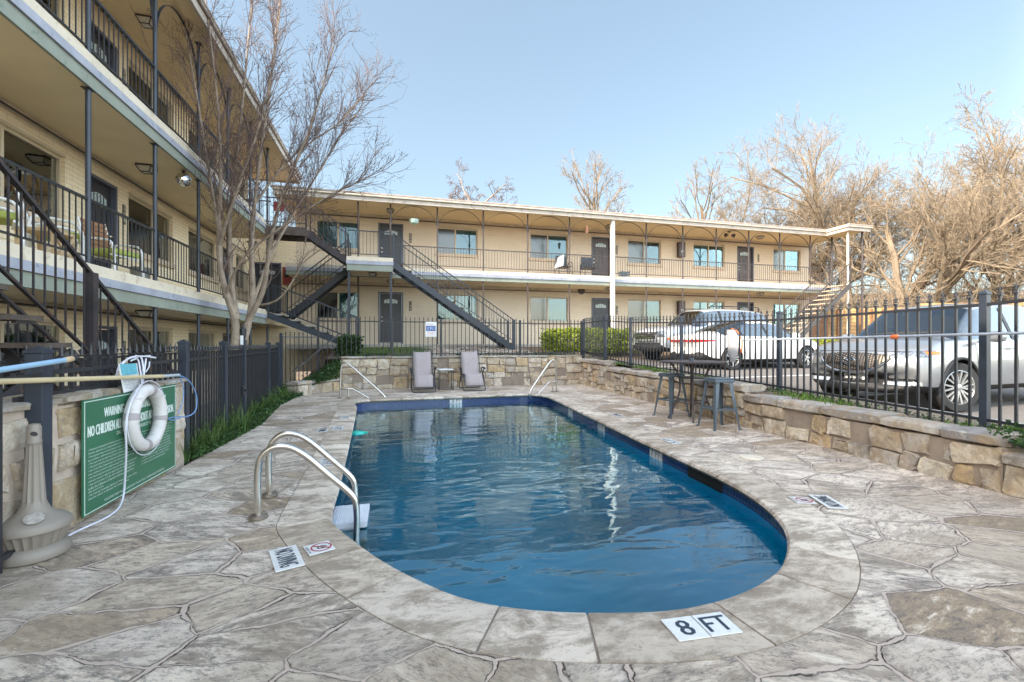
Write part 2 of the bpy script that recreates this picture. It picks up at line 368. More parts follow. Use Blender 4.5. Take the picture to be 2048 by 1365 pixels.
M['leaf']=leafmat('ivy_leaves',[(.018,.040,.015),(.040,.085,.025),(.075,.14,.035)])
M['hedge']=leafmat('hedge_leaves',[(.08,.12,.015),(.24,.30,.03),(.42,.46,.06)],trans=.35)
M['grass']=leafmat('grass_blades',[(.035,.08,.02),(.085,.16,.04),(.21,.27,.09)])
M['lawn']=leafmat('lawn_blades',[(.05,.11,.015),(.10,.20,.03),(.17,.28,.05)])
M['bark']=paint('smooth_tan_bark',(.30,.235,.18),.8,.28,5,bump=.3,dirt=(.15,.12,.10))
M['twig']=paint('brown_twigs',(.15,.10,.085),.8,.2,2)
M['bark2']=paint('pale_winter_bark',(.20,.155,.11),.85,.25,2,bump=.4)
M['twig2']=paint('pale_tan_twigs',(.225,.175,.122),.85,.2,1)  # pale tan twig colour of the background trees and brush
M['darktwig']=paint('dark_seed_heads',(.07,.06,.055),.8,.2,5)
SUN=2.0; SKY=.15; EXPO=2.05; SKC=(.74,.79,.77); SUNSIDE_FILL=2.6; RIGHT_FILL=3.4  # last two: extra off-frame sky glow, added to fill the shade
# ------------------------------------------------------------------ facades
def wall_sheet(mb,axis,c,u0,u1,z0,z1,holes,depth,back):
    """wall face in plane axis=c with reveals going back by depth (sign of back)"""
    us=sorted({u0,u1,*[h[0] for h in holes],*[h[1] for h in holes]}); zs=sorted({z0,z1,*[h[2] for h in holes],*[h[3] for h in holes]})
    us=[u for u in us if u0<=u<=u1]; zs=[z for z in zs if z0<=z<=z1]
    P=(lambda u,z,d=0:(c+back*d,u,z)) if axis=='x' else (lambda u,z,d=0:(u,c+back*d,z))
    for i in range(len(us)-1):
        for j in range(len(zs)-1):
            um,zm=(us[i]+us[i+1])/2,(zs[j]+zs[j+1])/2
            if any(h[0]<um<h[1] and h[2]<zm<h[3] for h in holes): continue
            q=[P(us[i],zs[j]),P(us[i+1],zs[j]),P(us[i+1],zs[j+1]),P(us[i],zs[j+1])]
            mb.add(q,[(0,1,2,3)])
    for (a,b,e,f) in holes:
        if a<u0 or b>u1: continue
        r=[(a,e),(b,e),(b,f),(a,f)]
        for k in range(4):
            p,q=r[k],r[(k+1)%4]; mb.add([P(*p),P(*q),P(*q,depth),P(*p,depth)],[(0,1,2,3)])
def wbox(mb,axis,c,back,u0,u1,d0,d1,z0,z1):
    """box in wall coordinates; d measured into the wall"""
    a,b=sorted((c+back*d0,c+back*d1))
    if axis=='x': mb.box(a,b,u0,u1,z0,z1)
    else: mb.box(u0,u1,a,b,z0,z1)
def window(par,axis,c,back,u0,u1,z0,z1,split=.45,left='screen',right='pane',lb='interior',rb='curtain',sill=True):
    f=MB(); t=.045
    for a,b,e,g_ in ((u0+.004,u0+t,z0+.004,z1-.004),(u1-t,u1-.004,z0+.004,z1-.004),(u0+t,u1-t,z0+.004,z0+t),(u0+t,u1-t,z1-t,z1-.004)):
        wbox(f,axis,c,back,a,b,.05,.11,e,g_)
    um=lerp(u0,u1,split); wbox(f,axis,c,back,um-.03,um+.03,.055,.115,z0+t,z1-t)
    fo=f.build('window',M['vinyl'],par)
    for (a,b,mt,bm,dd) in ((u0+t,um-.03,left,lb,.085),(um+.03,u1-t,right,rb,.095)):
        p=MB(); wbox(p,axis,c,back,a,b,dd,dd+.006,z0+t,z1-t); p.build('pane',M[mt],fo)
        p=MB(); wbox(p,axis,c,back,a,b,.15,.16,z0+.02,z1-.02); p.build('blind' if bm in('blind','shutter','curtain') else 'dark_room_panel',M[bm],fo)  # flat panel behind the pane; the dark one paints in an unlit room
    if sill:
        s_=MB(); wbox(s_,axis,c,back,u0-.05,u1+.05,-.06,.05,z0-.12,z0-.004); s_.build('sill',M['sill'],fo,bevel=.006)
    # shallow lintel trim
    l_=MB(); wbox(l_,axis,c,back,u0,u1,-.012,.04,z1+.003,z1+.05); l_.build('lintel',M['vinyl'],fo)
    return fo
def door(par,axis,c,back,u0,u1,z0,z1,mat='door',hinge=1,detail=True,fan=True):
    f=MB(); t=.06
    for a,b,e,g_ in ((u0+.003,u0+t,z0,z1-.003),(u1-t,u1-.003,z0,z1-.003),(u0+t,u1-t,z1-t,z1-.003)): wbox(f,axis,c,back,a,b,-.01,.10,e,g_)
    d=MB(); a0,a1=u0+t+.004,u1-t-.004; wbox(d,axis,c,back,a0,a1,.075,.12,z0+.05,z1-t-.004); w=a1-a0; H=z1-z0-.1
    if detail:
        for (ua,ub) in ((.14,.44),(.56,.86)):
            for (za,zb) in ((.07,.36),(.43,.73)):
                x0,x1=a0+w*ua,a0+w*ub; y0,y1=z0+.05+H*za,z0+.05+H*zb
                for q in ((x0,x1,y0,y0+.022),(x0,x1,y1-.022,y1),(x0,x0+.022,y0+.022,y1-.022),(x1-.022,x1,y0+.022,y1-.022)):
                    wbox(d,axis,c,back,q[0],q[1],.064,.076,q[2],q[3])
                wbox(d,axis,c,back,x0+.05,x1-.05,.068,.076,y0+.05,y1-.05)
    do=d.build('door',M[mat],par); f.build('door_frame',M['jamb'],do)
    if fan:
        n=8; g_=MB(); x0,x1=a0+w*.2,a0+w*.8; zb=z0+.05+H*.80; pts=[]
        for k in range(n+1):
            u=lerp(x0,x1,k/n); pts.append((u,zb+.12+.06*math.sin(math.pi*k/n)))
        for k in range(n):
            P=(lambda u,z,dd:(c+back*dd,u,z)) if axis=='x' else (lambda u,z,dd:(u,c+back*dd,z))
            g_.add([P(pts[k][0],zb,.060),P(pts[k+1][0],zb,.060),P(*pts[k+1],.060),P(*pts[k],.060)],[(0,1,2,3)])
        g_.build('fanlight',M['fan'],do)
        mu=MB()
        for k in range(1,5):
            u=lerp(x0,x1,k/5); wbox(mu,axis,c,back,u-.006,u+.006,.050,.062,zb,zb+.16)
        wbox(mu,axis,c,back,x0-.02,x1+.02,.050,.074,zb-.02,zb); mu.build('glazing_bar',M[mat],do)
    hu=a0+.07 if hinge>0 else a1-.07; h=MB()
    for zz in (.92,1.08):
        P=(c+back*.035,hu,z0+zz) if axis=='x' else (hu,c+back*.035,z0+zz)
        h.lathe([(.0,-.03),(.028,-.022),(.032,0),(.02,.02),(.03,.028),(.03,.036)],P,10,ax='x' if axis=='x' else 'y')
    h.build('handle',M['steel'],do,smooth=True)
    k=MB(); wbox(k,axis,c,back,u0+t,u1-t,-.02,.10,z0,z0+.045); k.build('threshold',M['concrete'],do)
    return do
def plaque(par,axis,c,back,u,z,txt):
    p=MB(); wbox(p,axis,c,back,u-.05,u+.05,-.016,-.002,z-.2,z+.2); o=p.build('number_plaque',M['plaque'],par,bevel=.004)
    t=MB()
    for i,ch in enumerate(txt):
        zz=z+.13-i*.125
        Mx=frame((u,c-back*.017,zz),(1,0,0),(0,0,1)) if axis=='y' else frame((c-back*.017,u,zz),(0,1,0),(0,0,1))
        text_mb(t,ch,.13,Mx,.0015)
    t.build('number',M['cream'],o)
def railing(par,p,q,h=.9,zb=.14,gap=.11,name='railing',mat='black',vis=True):
    """railing panel between points at floor level"""
    p=Vector(p);q=Vector(q); m=MB(); up=Vector((0,0,1))
    m.bar(p+up*h,q+up*h,.042,.030); m.bar(p+up*zb,q+up*zb,.030,.022)
    L=(Vector((q.x,q.y,0))-Vector((p.x,p.y,0))).length; n=max(2,int(L/gap))
    for i in range(1,n):
        a=p.lerp(q,i/n); m.bar(a+up*zb,a+up*(h-.01),.0125,.0125,(1,0,0))
    return m.build(name,M[mat],par)
def arch(par,p,q,ztop,drop=.85,mat='black'):
    p=Vector(p);q=Vector(q);m=MB(); n=18; mid=(p+q)/2; half=(q-p)/2; pts=[]
    d=half.normalized(); nrm=Vector((-d.y,d.x,0))
    for k in range(n+1):
        t=math.pi*k/n; pts.append(mid-half*math.cos(t)*.985+Vector((0,0,ztop-drop+drop*math.sin(t)**.9-mid.z)))
    for side in (0,1):
        vs=[]
        for i,pt in enumerate(pts):
            tg=(pts[min(i+1,n)]-pts[max(i-1,0)]).normalized(); up=tg.cross(nrm).normalized()
            for a,b in ((-1,-1),(1,-1),(1,1),(-1,1)): vs.append(pt+nrm*a*.022+up*b*.005)
        if side==0:
            m.add(vs,[(i*4+k,i*4+(k+1)%4,i*4+4+(k+1)%4,i*4+4+k) for i in range(n) for k in range(4)])
    return m.build('arch_bracket',M[mat],par)
# ---- long three-storey wing on the left (wall plane x=-5.386, front plane x=-3.926)
LW,LF=-5.386,-3.926; LZ=[-.48,2.31,5.10]
bl=thing('apartment_building','three storey cream brick apartment wing running along the left with tan walkway ceilings','apartment building',(LW,6.5,-.6))
doors=[(2.3,3.25),(9.77,10.71),(16.42,17.32)]
wins=[(-.9,1.9,'d'),(3.7,4.9,'a'),(6.9,9.24,'w'),(11.11,13.03,'a'),(13.93,15.89,'b'),(17.68,18.72,'c')]
holes=[]
for z in LZ:
    holes+= [(a,b,z,z+2.10) for a,b in doors]+[(a,b,z+.96,z+2.10) for a,b,_ in wins]
w=MB(); wall_sheet(w,'x',LW,-4.,18.93,-.6,7.56,holes,.17,-1)
w.add([(LW-6,-4,-.6),(LW,-4,-.6),(LW,-4,7.56),(LW-6,-4,7.56)],[(0,1,2,3)]); w.add([(LW-6,18.93,-.6),(LW,18.93,-.6),(LW,18.93,7.56),(LW-6,18.93,7.56)],[(3,2,1,0)])
w.build('wall',M['brick'],bl)
w=MB(); wall_sheet(w,'y',18.93,LW+.002,-3.702,-.6,5.25,[(-5.22,-4.22,2.31,4.38)],.15,1)
w.build('end_wall',M['brick'],bl)
door(bl,'y',18.93,1,-5.22,-4.22,2.31,4.38,'door')
for li,z in enumerate(LZ):
    for i,(a,b) in enumerate(doors):
        door(bl,'x',LW,-1,a,b,z,z+2.10,'door',hinge=-1,detail=(i==1),fan=(i>0))
    for a,b,k in wins:
        s=.57 if k=='a' else (.43 if k=='b' else .5)
        window(bl,'x',LW,-1,a,b,z+.96,z+2.10,s,*(('screen','darkpane','shutter','interior') if k=='a' and li==1 else ('screen','darkpane','shutter','blind') if k!='w' else ('darkpane','darkpane','interior','interior')))
    plaque(bl,'x',LW,-1,10.93,z+1.62,('108','208','308')[li])
for nm,z,y1 in (('lower_slab',2.31,18.9),('upper_slab',5.10,16.4)):
    s=MB(); s.box(LW+.002,LF-.03,-4,y1,z-.38,z); s.build(nm,M['ceil'],bl)
    y2=15.55
    s=MB(); s.box(LF-.028,LF+.02,-4,y2,z-.12,z+.035); s.build('slab_kerb',M['cream'],bl,bevel=.008)
    s=MB(); s.box(LF-.028,LF+.045,-4,y2,z-.235,z-.122); s.build('blue_board',M['blueboard'],bl)
    s=MB(); s.box(LF-.028,LF+.012,-4,y2,z-.41,z-.237); s.build('green_board',M['greenboard'],bl)
    s=MB(); s.box(LW+.004,LW+.06,-4,y1-.02,z-.44,z-.382); s.build('ceiling_trim',M['cream'],bl)
    if nm=='lower_slab':
        s=MB(); s.box(LW+.05,LF-.2,y1-.03,y1-.004,z-.44,z-.382)
# pipe along the ceilings
for z in (1.92-.06,4.71-.07,7.5):
    s=MB(); s.tube([(LW+.09,-4,z),(LW+.09,18.4,z)],.018,6); s.build('conduit',M['brown'],bl)
# roof
s=MB(); s.box(LW-6.5,-3.62,-4.3,19.0,7.56,7.60); s.build('roof_soffit',M['ceil2'],bl)
s=MB(); s.box(-3.618,-3.57,-4.3,19.05,7.50,7.74); s.box(LW-6.5,-3.618,19.0,19.05,7.50,7.74); s.build('fascia',M['fascia'],bl)
s=MB(); s.box(LW-6.5,-3.50,-4.35,19.10,7.742,7.80); s.build('roof',M['roof'],bl,bevel=.01)
s=MB(); s.tube([(-3.53,-4.3,7.70),(-3.53,19.05,7.70)],.03,8); s.build('drip_edge',M['fascia'],bl)
py=[.25,2.0,3.75,5.5,7.25,8.98,10.74,12.45,14.22,15.98]
for y in py:
    for li in range(3):
        z0=(-.5,2.31,5.10)[li]; z1=(1.90,4.69,7.55)[li]
        if y>15.5 and li>0 : 
            if li==2: z1=7.55
        s=MB(); s.tube([(LF-.045,y,z0),(LF-.045,y,z1)],.033,10); s.box(LF-.10,LF+.012,y-.06,y+.06,z1-.012,z1-.002); s.build('post',M['navy'],bl,smooth=True)
for i in range(len(py)-1):
    a,b=py[i],py[i+1]
    for z in LZ[1:]:
        if b>15.6 : continue
        railing(bl,(LF-.05,a,z),(LF-.05,b,z))
    arch(bl,(LF-.045,a,7),(LF-.045,b,7),7.52,1.05,'navy')
railing(bl,(LF-.05,14.22,2.31),(LF-.05,15.5,2.31)); railing(bl,(LF-.05,14.22,5.10),(LF-.05,15.5,5.10))
railing(bl,(LF-.05,16.45,5.10),(LW+.1,16.45,5.10))
railing(bl,(LF-.05,17.45,2.31),(LF-.05,18.85,2.31))
# ---- two-storey wing at the far end (wall plane y=18.93, front plane y=17.26)
FW,FF=18.93,17.26; FZ=[1.28,4.07]
bf=thing('apartment_building','two storey pale brick apartment wing across the far end with arched walkway brackets','apartment building',(9,FW,1.1))
fw=[(-2.99,-1.37,.5,'curtain','curtain'),(1.69,3.40,.45,'interior','curtain'),(5.74,7.52,.47,'interior','curtain'),(10.5,12.24,.5,'shutter','interior'),(14.03,15.80,.5,'curtain','shutter'),(18.75,20.47,.45,'interior','interior')]
fd=[(-.66,.33),(8.66,9.64),(16.54,17.54)]
holes=[]
for z in FZ: holes+= [(a,b,z,z+2.10) for a,b in fd]+[(a,b,z+.98,z+2.07) for a,b,*_ in fw]
w=MB(); wall_sheet(w,'y',FW,-3.7,21.0,.2,6.50,holes,.14,1)
w.add([(-3.7,FW,.2),(-3.7,FW+8,.2),(-3.7,FW+8,6.5),(-3.7,FW,6.5)],[(0,1,2,3)]); w.add([(21.0,FW,.2),(21.0,FW+8,.2),(21.0,FW+8,6.5),(21.0,FW,6.5)],[(3,2,1,0)])
w.build('wall',M['brick2'],bf)
for li,z in enumerate(FZ):
    for i,(a,b) in enumerate(fd):
        door(bf,'y',FW,1,a,b,z,z+2.10,'door' if i==0 or li==0 else 'doorbrown')
        plaque(bf,'y',FW,1,b+.28,z+1.55,(('106','105','104'),('206','205','204'))[li][i])
    for a,b,sp,lm,rm in fw:
        if li==0: lm,rm=(('shutter','blind') if a<0 else ('blind','shutter') if a<2 else ('shutter','blind') if a<7 else ('shutter','interior') if a<12 else ('blind','shutter'))
        window(bf,'y',FW,1,a,b,z+.98,z+2.07,sp,'screen' if lm in('interior','shutter') else 'pane','pane',lm,rm)
s=MB(); s.box(-3.7,21.0,FF+.03,FW-.002,3.74,4.07); s.build('walkway_slab',M['ceil2'],bf)
s=MB(); s.box(-3.7,21.0,FF-.02,FF+.028,3.985,4.115); s.build('slab_kerb',M['cream'],bf,bevel=.008)
s=MB(); s.box(-3.7,21.0,FF-.045,FF+.028,3.865,3.983); s.build('blue_board',M['blueboard'],bf)
s=MB(); s.box(-3.7,21.0,FF-.012,FF+.028,3.72,3.863); s.build('green_board',M['greenboard'],bf)
s=MB(); s.box(-3.7,21.0,FF-.1,FW-.002,1.10,1.26); s.build('ground_walkway',M['concrete'],bf,bevel=.01)
s=MB(); s.box(-3.7,20.95,FW-.05,FW-.004,3.66,3.738); s.box(-3.7,20.95,FW-.05,FW-.004,6.39,6.468); s.build('ceiling_trim',M['cream'],bf)
s=MB()
for z in (3.60,6.33): s.tube([(-3.6,FW-.07,z),(20.9,FW-.07,z)],.018,6)
s.build('conduit',M['brown'],bf)
s=MB(); s.box(-4.0,21.1,FF-.24,FW+8.3,6.47,6.50); s.box(19.9,21.1,15.9,FF-.242,6.47,6.50); s.build('roof_soffit',M['ceil2'],bf)
s=MB(); s.box(-4.0,19.86,FF-.29,FF-.242,6.42,6.64); s.box(-4.05,-4.002,FF-.29,FW+8.3,6.42,6.64)
s.box(19.862,19.91,15.86,FF-.242,6.42,6.64); s.box(19.912,21.15,15.86,15.908,6.42,6.64); s.build('fascia',M['fascia'],bf)
s=MB(); s.box(-4.12,19.80,FF-.35,FW+8.4,6.642,6.71); s.box(19.802,21.2,15.79,FW+8.4,6.642,6.71); s.build('roof',M['roof'],bf,bevel=.01)
s=MB(); s.tube([(-4.05,FF-.33,6.60),(19.80,FF-.33,6.60),(19.80,15.82,6.60),(21.18,15.82,6.60)],.035,8); s.build('drip_edge',M['cream'],bf)
fx=[-1.30,-.16,1.56,3.34,5.15,6.94,8.79,10.48,12.28,14.01,15.76,17.50,19.29]
for i,x in enumerate(fx):
    if x==8.79: continue
    s=MB()
    if i>1 or i==0: s.tube([(x,FF+.05,4.07),(x,FF+.05,6.465)],.03,10)
    else: s.tube([(x,FF+.05,4.07),(x,FF+.05,6.465)],.03,10)
    s.build('post',M['brown'],bf,smooth=True)
    s=MB(); s.tube([(x,FF+.05,1.26),(x,FF+.05,3.72)],.03,10); s.build('post',M['brown'],bf,smooth=True)
s=MB(); s.box(8.71,8.87,FF-.21,FF-.05,.95,6.60); s.build('downpipe',M['warmwhite'],bf,bevel=.02)
for x,y in ((20.1,16.1),(20.95,16.1),(20.6,17.3)):
    s=MB(); s.tube([(x,y,.5),(x,y,6.465)],.045,10); s.build('post',M['warmwhite'] if x==20.1 else M['brown'],bf,smooth=True)
for i in range(1,len(fx)-1):
    arch(bf,(fx[i],FF+.05,6),(fx[i+1],FF+.05,6),6.45,.86,'brown')
    if fx[i]>=0 or i==1: railing(bf,(max(fx[i],-.02),FF+.05,4.07),(fx[i+1],FF+.05,4.07),h=.88,zb=.18,mat='brown')
railing(bf,(19.29,FF+.05,4.07),(19.95,FF+.05,4.07),h=.88,zb=.18,mat='brown')
arch(bf,(19.29,FF+.05,6),(20.9,FF+.05,6),6.45,.86,'brown')
# stair landing joined to the far walkway
ld=bf
s=MB(); s.box(-1.50,-.08,15.45,FF-.05,3.74,4.07); s.build('landing_slab',M['ceil2'],ld)
s=MB(); s.box(-1.52,-.06,15.40,15.448,3.985,4.115); s.box(-1.52,-1.502,15.448,FF-.05,3.985,4.115); s.build('landing_kerb',M['cream'],ld,bevel=.006)
s=MB(); s.box(-1.53,-.05,15.385,15.448,3.865,3.983); s.build('blue_board',M['blueboard'],ld)
s=MB(); s.box(-1.51,-.07,15.41,15.448,3.66,3.863); s.box(-1.51,-1.502,15.448,FF-.05,3.66,3.983); s.build('green_board',M['greenboard'],ld)
for x in (-1.45,-.13):
    s=MB(); s.box(x-.035,x+.035,15.47,15.54,.9,3.74); s.build('post',M['navy'],ld)
railing(ld,(-1.46,15.47,4.07),(-.12,15.47,4.07),mat='navy')
# ------------------------------------------------------------------ staircases
def flight(par,top,bot,side,width,n,rails=(0,1),tread='wood',drop=.0,h=.9,stringers=(0,1),mat='black',railx=0):
    """top/bot: ends of the near stringer line at tread level; side: unit vector to the other stringer"""
    T=Vector(top);B=Vector(bot);S=Vector(side)*width; up=Vector((0,0,1)); d=(B-T)
    hd=Vector((d.x,d.y,0)); L=hd.length; hn=hd.normalized()
    for k in stringers:
        o=S*k; m=MB(); m.bar(T+o-up*.13,B+o-up*.13,.05,.19); m.build('stringer',M[mat],par)
    for i in range(n):
        c=T.lerp(B,(i+.5)/n); m=MB(); p=c+S*.03-up*.02; q=c+S*.97-up*.02
        m.bar(p,q,L/n*.95,.045); t=m.build('tread',M[tread],par)
        for k in (.06,.94):
            m=MB(); m.bar(c+S*k+hn*(-L/n*.3)-up*.055,c+S*k+hn*(L/n*.3)-up*.055,.03,.03); m.build('tread_bracket',M[mat],t)
    for k in rails:
        o=S*k; railing(par,T+o,B+o,h=h,zb=.14,gap=.125,mat=mat)
        for e in (T+o,B+o):
            m=MB(); m.bar(e-up*.2,e+up*(h+.02),.04,.04,(1,0,0)); m.build('newel_post',M[mat],par)
# near left flight
st=thing('staircase','black steel staircase with wooden treads beside the left walkway, nearest the camera','staircase',(-2.9,6,-.5))
T=Vector((-2.9,3.35,2.31)); B=Vector((-2.9,7.62,-.42)); 
flight(st,T,B,(-1,0,0),.92,12,mat='rust',rails=(0,1),h=.93,stringers=(.5,))
m=MB(); m.box(-2.94,-2.86,5.30,5.38,-.5,1.98); m.build('newel_post',M['rust'],st)
m=MB(); m.bar((-3.8,4.2,.1),(-2.95,5.2,1.2),.06,.10); m.build('brace',M['rust'],st)
# flight down from the left wing to the ground
st=thing('staircase','short dark steel staircase sloping down right from the left walkway','staircase',(-2.6,15.5,1.2))
flight(st,(-3.85,15.55,2.31),(-1.2,15.55,1.25),(0,1,0),.85,6,mat='navy',tread='concrete')
st=thing('staircase','dark steel staircase rising right to the landing, passing behind the bare tree','staircase',(-2.5,16.5,2.3))
flight(st,(-1.55,16.55,4.0),(-3.5,16.55,2.31),(0,1,0),.62,9,mat='black')
st=thing('staircase','upper bridge and staircase with brown treads descending from the top walkway to the landing','staircase',(-2.6,15.5,4.07))
flight(st,(-2.75,15.5,4.95),(-1.55,15.5,4.12),(0,1,0),.85,5,mat='rust')
m=MB(); m.box(-3.9,-2.76,15.5,16.36,4.90,4.95); m.build('bridge_deck',M['wood'],st)
m=MB(); m.box(-3.9,-2.76,15.46,15.498,4.70,4.97); m.build('bridge_beam',M['wood'],st); m=MB(); m.box(-3.9,-2.76,16.362,16.40,4.70,4.97); m.build('bridge_beam',M['wood'],st)
railing(st,(-3.9,15.48,4.95),(-2.76,15.48,4.95)); railing(st,(-3.9,16.38,4.95),(-2.76,16.38,4.95))
st=thing('staircase','long dark steel staircase from the landing down to the right, behind the loungers','staircase',(2,15.5,1.2))
flight(st,(-.05,15.5,4.05),(4.1,15.5,1.22),(0,1,0),.88,14,mat='navy',tread='wood')
for y in (15.5,16.38):
    m=MB(); m.box(4.06,4.14,y-.04,y+.04,1.0,2.14); m.build('newel_post',M['navy'],st)
st=thing('staircase','weathered staircase with open treads at the right end of the far wing','staircase',(17,16.5,.8))
flight(st,(20.0,16.9,4.07),(15.6,16.2,1.0),(0,-1,0),1.0,14,mat='brown',tread='sill')
# ------------------------------------------------------------------ pool
import itertools
key=[(-.50,3.55),(-.53,4.3),(-.57,5.2),(-.68,7.5),(-.80,9.7),(-.87,10.55),(-.55,10.80),(1.27,10.92),(2.9,11.05),(3.35,10.98),(3.60,10.6),(3.62,10.0),(3.50,8.6),(3.36,7.1),(3.22,5.6),(3.14,4.5),(3.08,3.74),(2.95,3.10),(2.68,2.55),(2.24,2.13),(1.80,1.93),(1.35,1.87),(.95,1.94),(.60,2.06),(.32,2.23),(.10,2.47),(-.10,2.75),(-.30,3.10),(-.43,3.36)]
def smooth_closed(P,n=6):
    out=[];N=len(P)
    for i in range(N):
        p0,p1,p2,p3=[Vector(P[(i+k-1)%N]) for k in range(4)]
        sharp=(p2-p1).length>1.0
        for j in range(n):
            t=j/n
            # centripetal-like blend: long straight spans stay straight
            m1=(p2-p0)*.5; m2=(p3-p1)*.5; L=(p2-p1).length
            m1=m1.normalized()*L if m1.length else m1; m2=m2.normalized()*L if m2.length else m2
            a=2*t**3-3*t*t+1; b=t**3-2*t*t+t; c=-2*t**3+3*t*t; d=t**3-t*t
            out.append(p1*a+m1*b+p2*c+m2*d)
    return out
pool=smooth_closed(key,5)
area=sum(pool[i-1].x*pool[i].y-pool[i].x*pool[i-1].y for i in range(len(pool)))
if area<0: pool.reverse()
NP=len(pool)
def offset(P,d):
    out=[];N=len(P)
    for i in range(N):
        t=(P[(i+1)%N]-P[i-1]).normalized(); out.append(P[i]+Vector((t.y,-t.x))*d)
    return out
outer=offset(pool,.34)
# pool shell: tile band, plaster wall, sloping floor
cum=[0]
for i in range(NP): cum.append(cum[-1]+(pool[(i+1)%NP]-pool[i]).length)
def band(P,z0,z1,name,mat,kind=None,parent=None,uv=True,skip=None):
    m=MB()
    for i in range(NP):
        j=(i+1)%NP
        if skip and skip(i): continue
        a=z0(P[i]) if callable(z0) else z0; b=z0(P[j]) if callable(z0) else z0
        m.add([(P[i].x,P[i].y,a),(P[j].x,P[j].y,b),(P[j].x,P[j].y,z1),(P[i].x,P[i].y,z1)],[(3,2,1,0)])
    o=m.build(name,mat,parent,smooth=False); me=o.data
    if uv:
        u=me.uv_layers.new(name='UVMap'); k=0
        for p in me.polygons:
            for li in p.loop_indices:
                v=me.vertices[me.loops[li].vertex_index].co
                best=(p.vertices[0]//4)
                u.data[li].uv=(0,v.z)
        idx=[i for i in range(NP) if not(skip and skip(i))]
        for p,i in zip(me.polygons,idx):
            for li,(uu,vv) in zip(p.loop_indices,((cum[i],1),(cum[i+1],1),(cum[i+1],0),(cum[i],0))):
                z=me.vertices[me.loops[li].vertex_index].co.z; u.data[li].uv=(uu,z)
    if kind: tag(o,kind=kind)
    return o
P2=offset(pool,.02)
sk=None
def isskim(i):
    c=(pool[i]+pool[(i+1)%NP])/2
    return c.x>2.9 and 3.72<c.y<4.35
tb=band(P2,-.34,-.045,'pool_tile_band',M['tile'],'structure')
def fl(p): return lerp(-2.45,-1.0,min(1,max(0,(p.y-4.2)/4.5)))
band(P2,lambda p:fl(p),-.34,'pool_wall',M['plaster'],'structure')
m=MB(); n=len(P2); cen=[Vector((lerp(.6,.9,t/12.),lerp(3.0,10.3,t/12.))) for t in range(13)]
bmf=bmesh.new(); vs=[bmf.verts.new((p.x,p.y,fl(p))) for p in P2]; bmf.faces.new(vs); bmesh.ops.triangulate(bmf,faces=bmf.faces[:])
for _ in range(3): bmesh.ops.subdivide_edges(bmf,edges=bmf.edges[:],cuts=1,use_grid_fill=True)
for v in bmf.verts: v.co.z=fl(v.co)
me=bpy.data.meshes.new('pool_floor'); bmf.to_mesh(me); bmf.free(); me.materials.append(M['plaster'])
o=bpy.data.objects.new('pool_floor',me); COL.objects.link(o); tag(o,kind='structure')
# shallow-end line on the floor
m=MB(); A_=onz(700,888,-.98); B_=onz(1085,861,-.98); m.bar(A_,B_,.16,.02); o=m.build('safety_line',paint('sky_blue_floor_line',(.55,.90,1.),.5),None); tag(o,kind='structure')
# skimmer mouth: flat black panel painting in the shade of the slot
P3=offset(pool,.0165); m=MB()
for i_ in range(NP):
    if isskim(i_): a,b=P3[i_],P3[(i_+1)%NP]; m.add([(a.x,a.y,-.19),(b.x,b.y,-.19),(b.x,b.y,-.05),(a.x,a.y,-.05)],[(3,2,1,0)])
tag(m.build('skimmer_mouth_shade',paint('slot_shade_black',(.003,.003,.004),.9)),kind='structure')
# water: closed body with absorption, rippled surface
m,nt,b,out=nmat('pool_water'); g=G(nt); nt.nodes.remove(b)
pp=g.pos()
n1=g.noise(g.mapv(pp,scale=(.9,1.8,1),rot=(0,0,R(-14))),1.5,2,.5,.6); n2=g.noise(g.mapv(pp,scale=(1,2.2,1),rot=(0,0,R(8))),5.5,2,.5,.2); n3=g.noise(g.mapv(pp,scale=(1,1.6,1)),17,2,.5)
s=g.n('ShaderNodeSeparateXYZ'); g.l(pp,s.inputs[0]); far=g.ramp(g.math('MULTIPLY',s.outputs[1],.1),[(.25,.10),(.85,1.)])
h=g.math('ADD',g.math('MULTIPLY',n1,1.0),g.math('MULTIPLY',n2,.12)); h=g.math('ADD',h,g.math('MULTIPLY',n3,g.math('MULTIPLY',far,.045)))
bp=g.bump(h,1.,.014)
gl=g.n('ShaderNodeBsdfGlossy'); gl.inputs['Roughness'].default_value=.0; g.l(bp,gl.inputs['Normal']); gl.inputs['Color'].default_value=(.74,.92,1,1)
tr=g.n('ShaderNodeBsdfTransparent'); tr.inputs[0].default_value=(.45,.95,1,1)
fr=g.n('ShaderNodeFresnel'); fr.inputs[0].default_value=1.36; g.l(bp,fr.inputs['Normal'])
mx=g.n('ShaderNodeMixShader'); g.l(g.math('MINIMUM',g.math('MULTIPLY',fr.outputs[0],2.0),.97),mx.inputs[0]); g.l(tr.outputs[0],mx.inputs[1]); g.l(gl.outputs[0],mx.inputs[2]); g.l(mx.outputs[0],out.inputs[0])
va=g.n('ShaderNodeVolumeAbsorption'); va.inputs[0].default_value=(.0,.745,.82,1); va.inputs[1].default_value=.76; g.l(va.outputs[0],out.inputs['Volume'])

WZ=-.175
wm=MB(); wp=[(p.x,p.y) for p in offset(pool,.018)]; wm.prism(wp,-2.6,WZ); wo=wm.build('water',m); tag(wo,kind='structure')
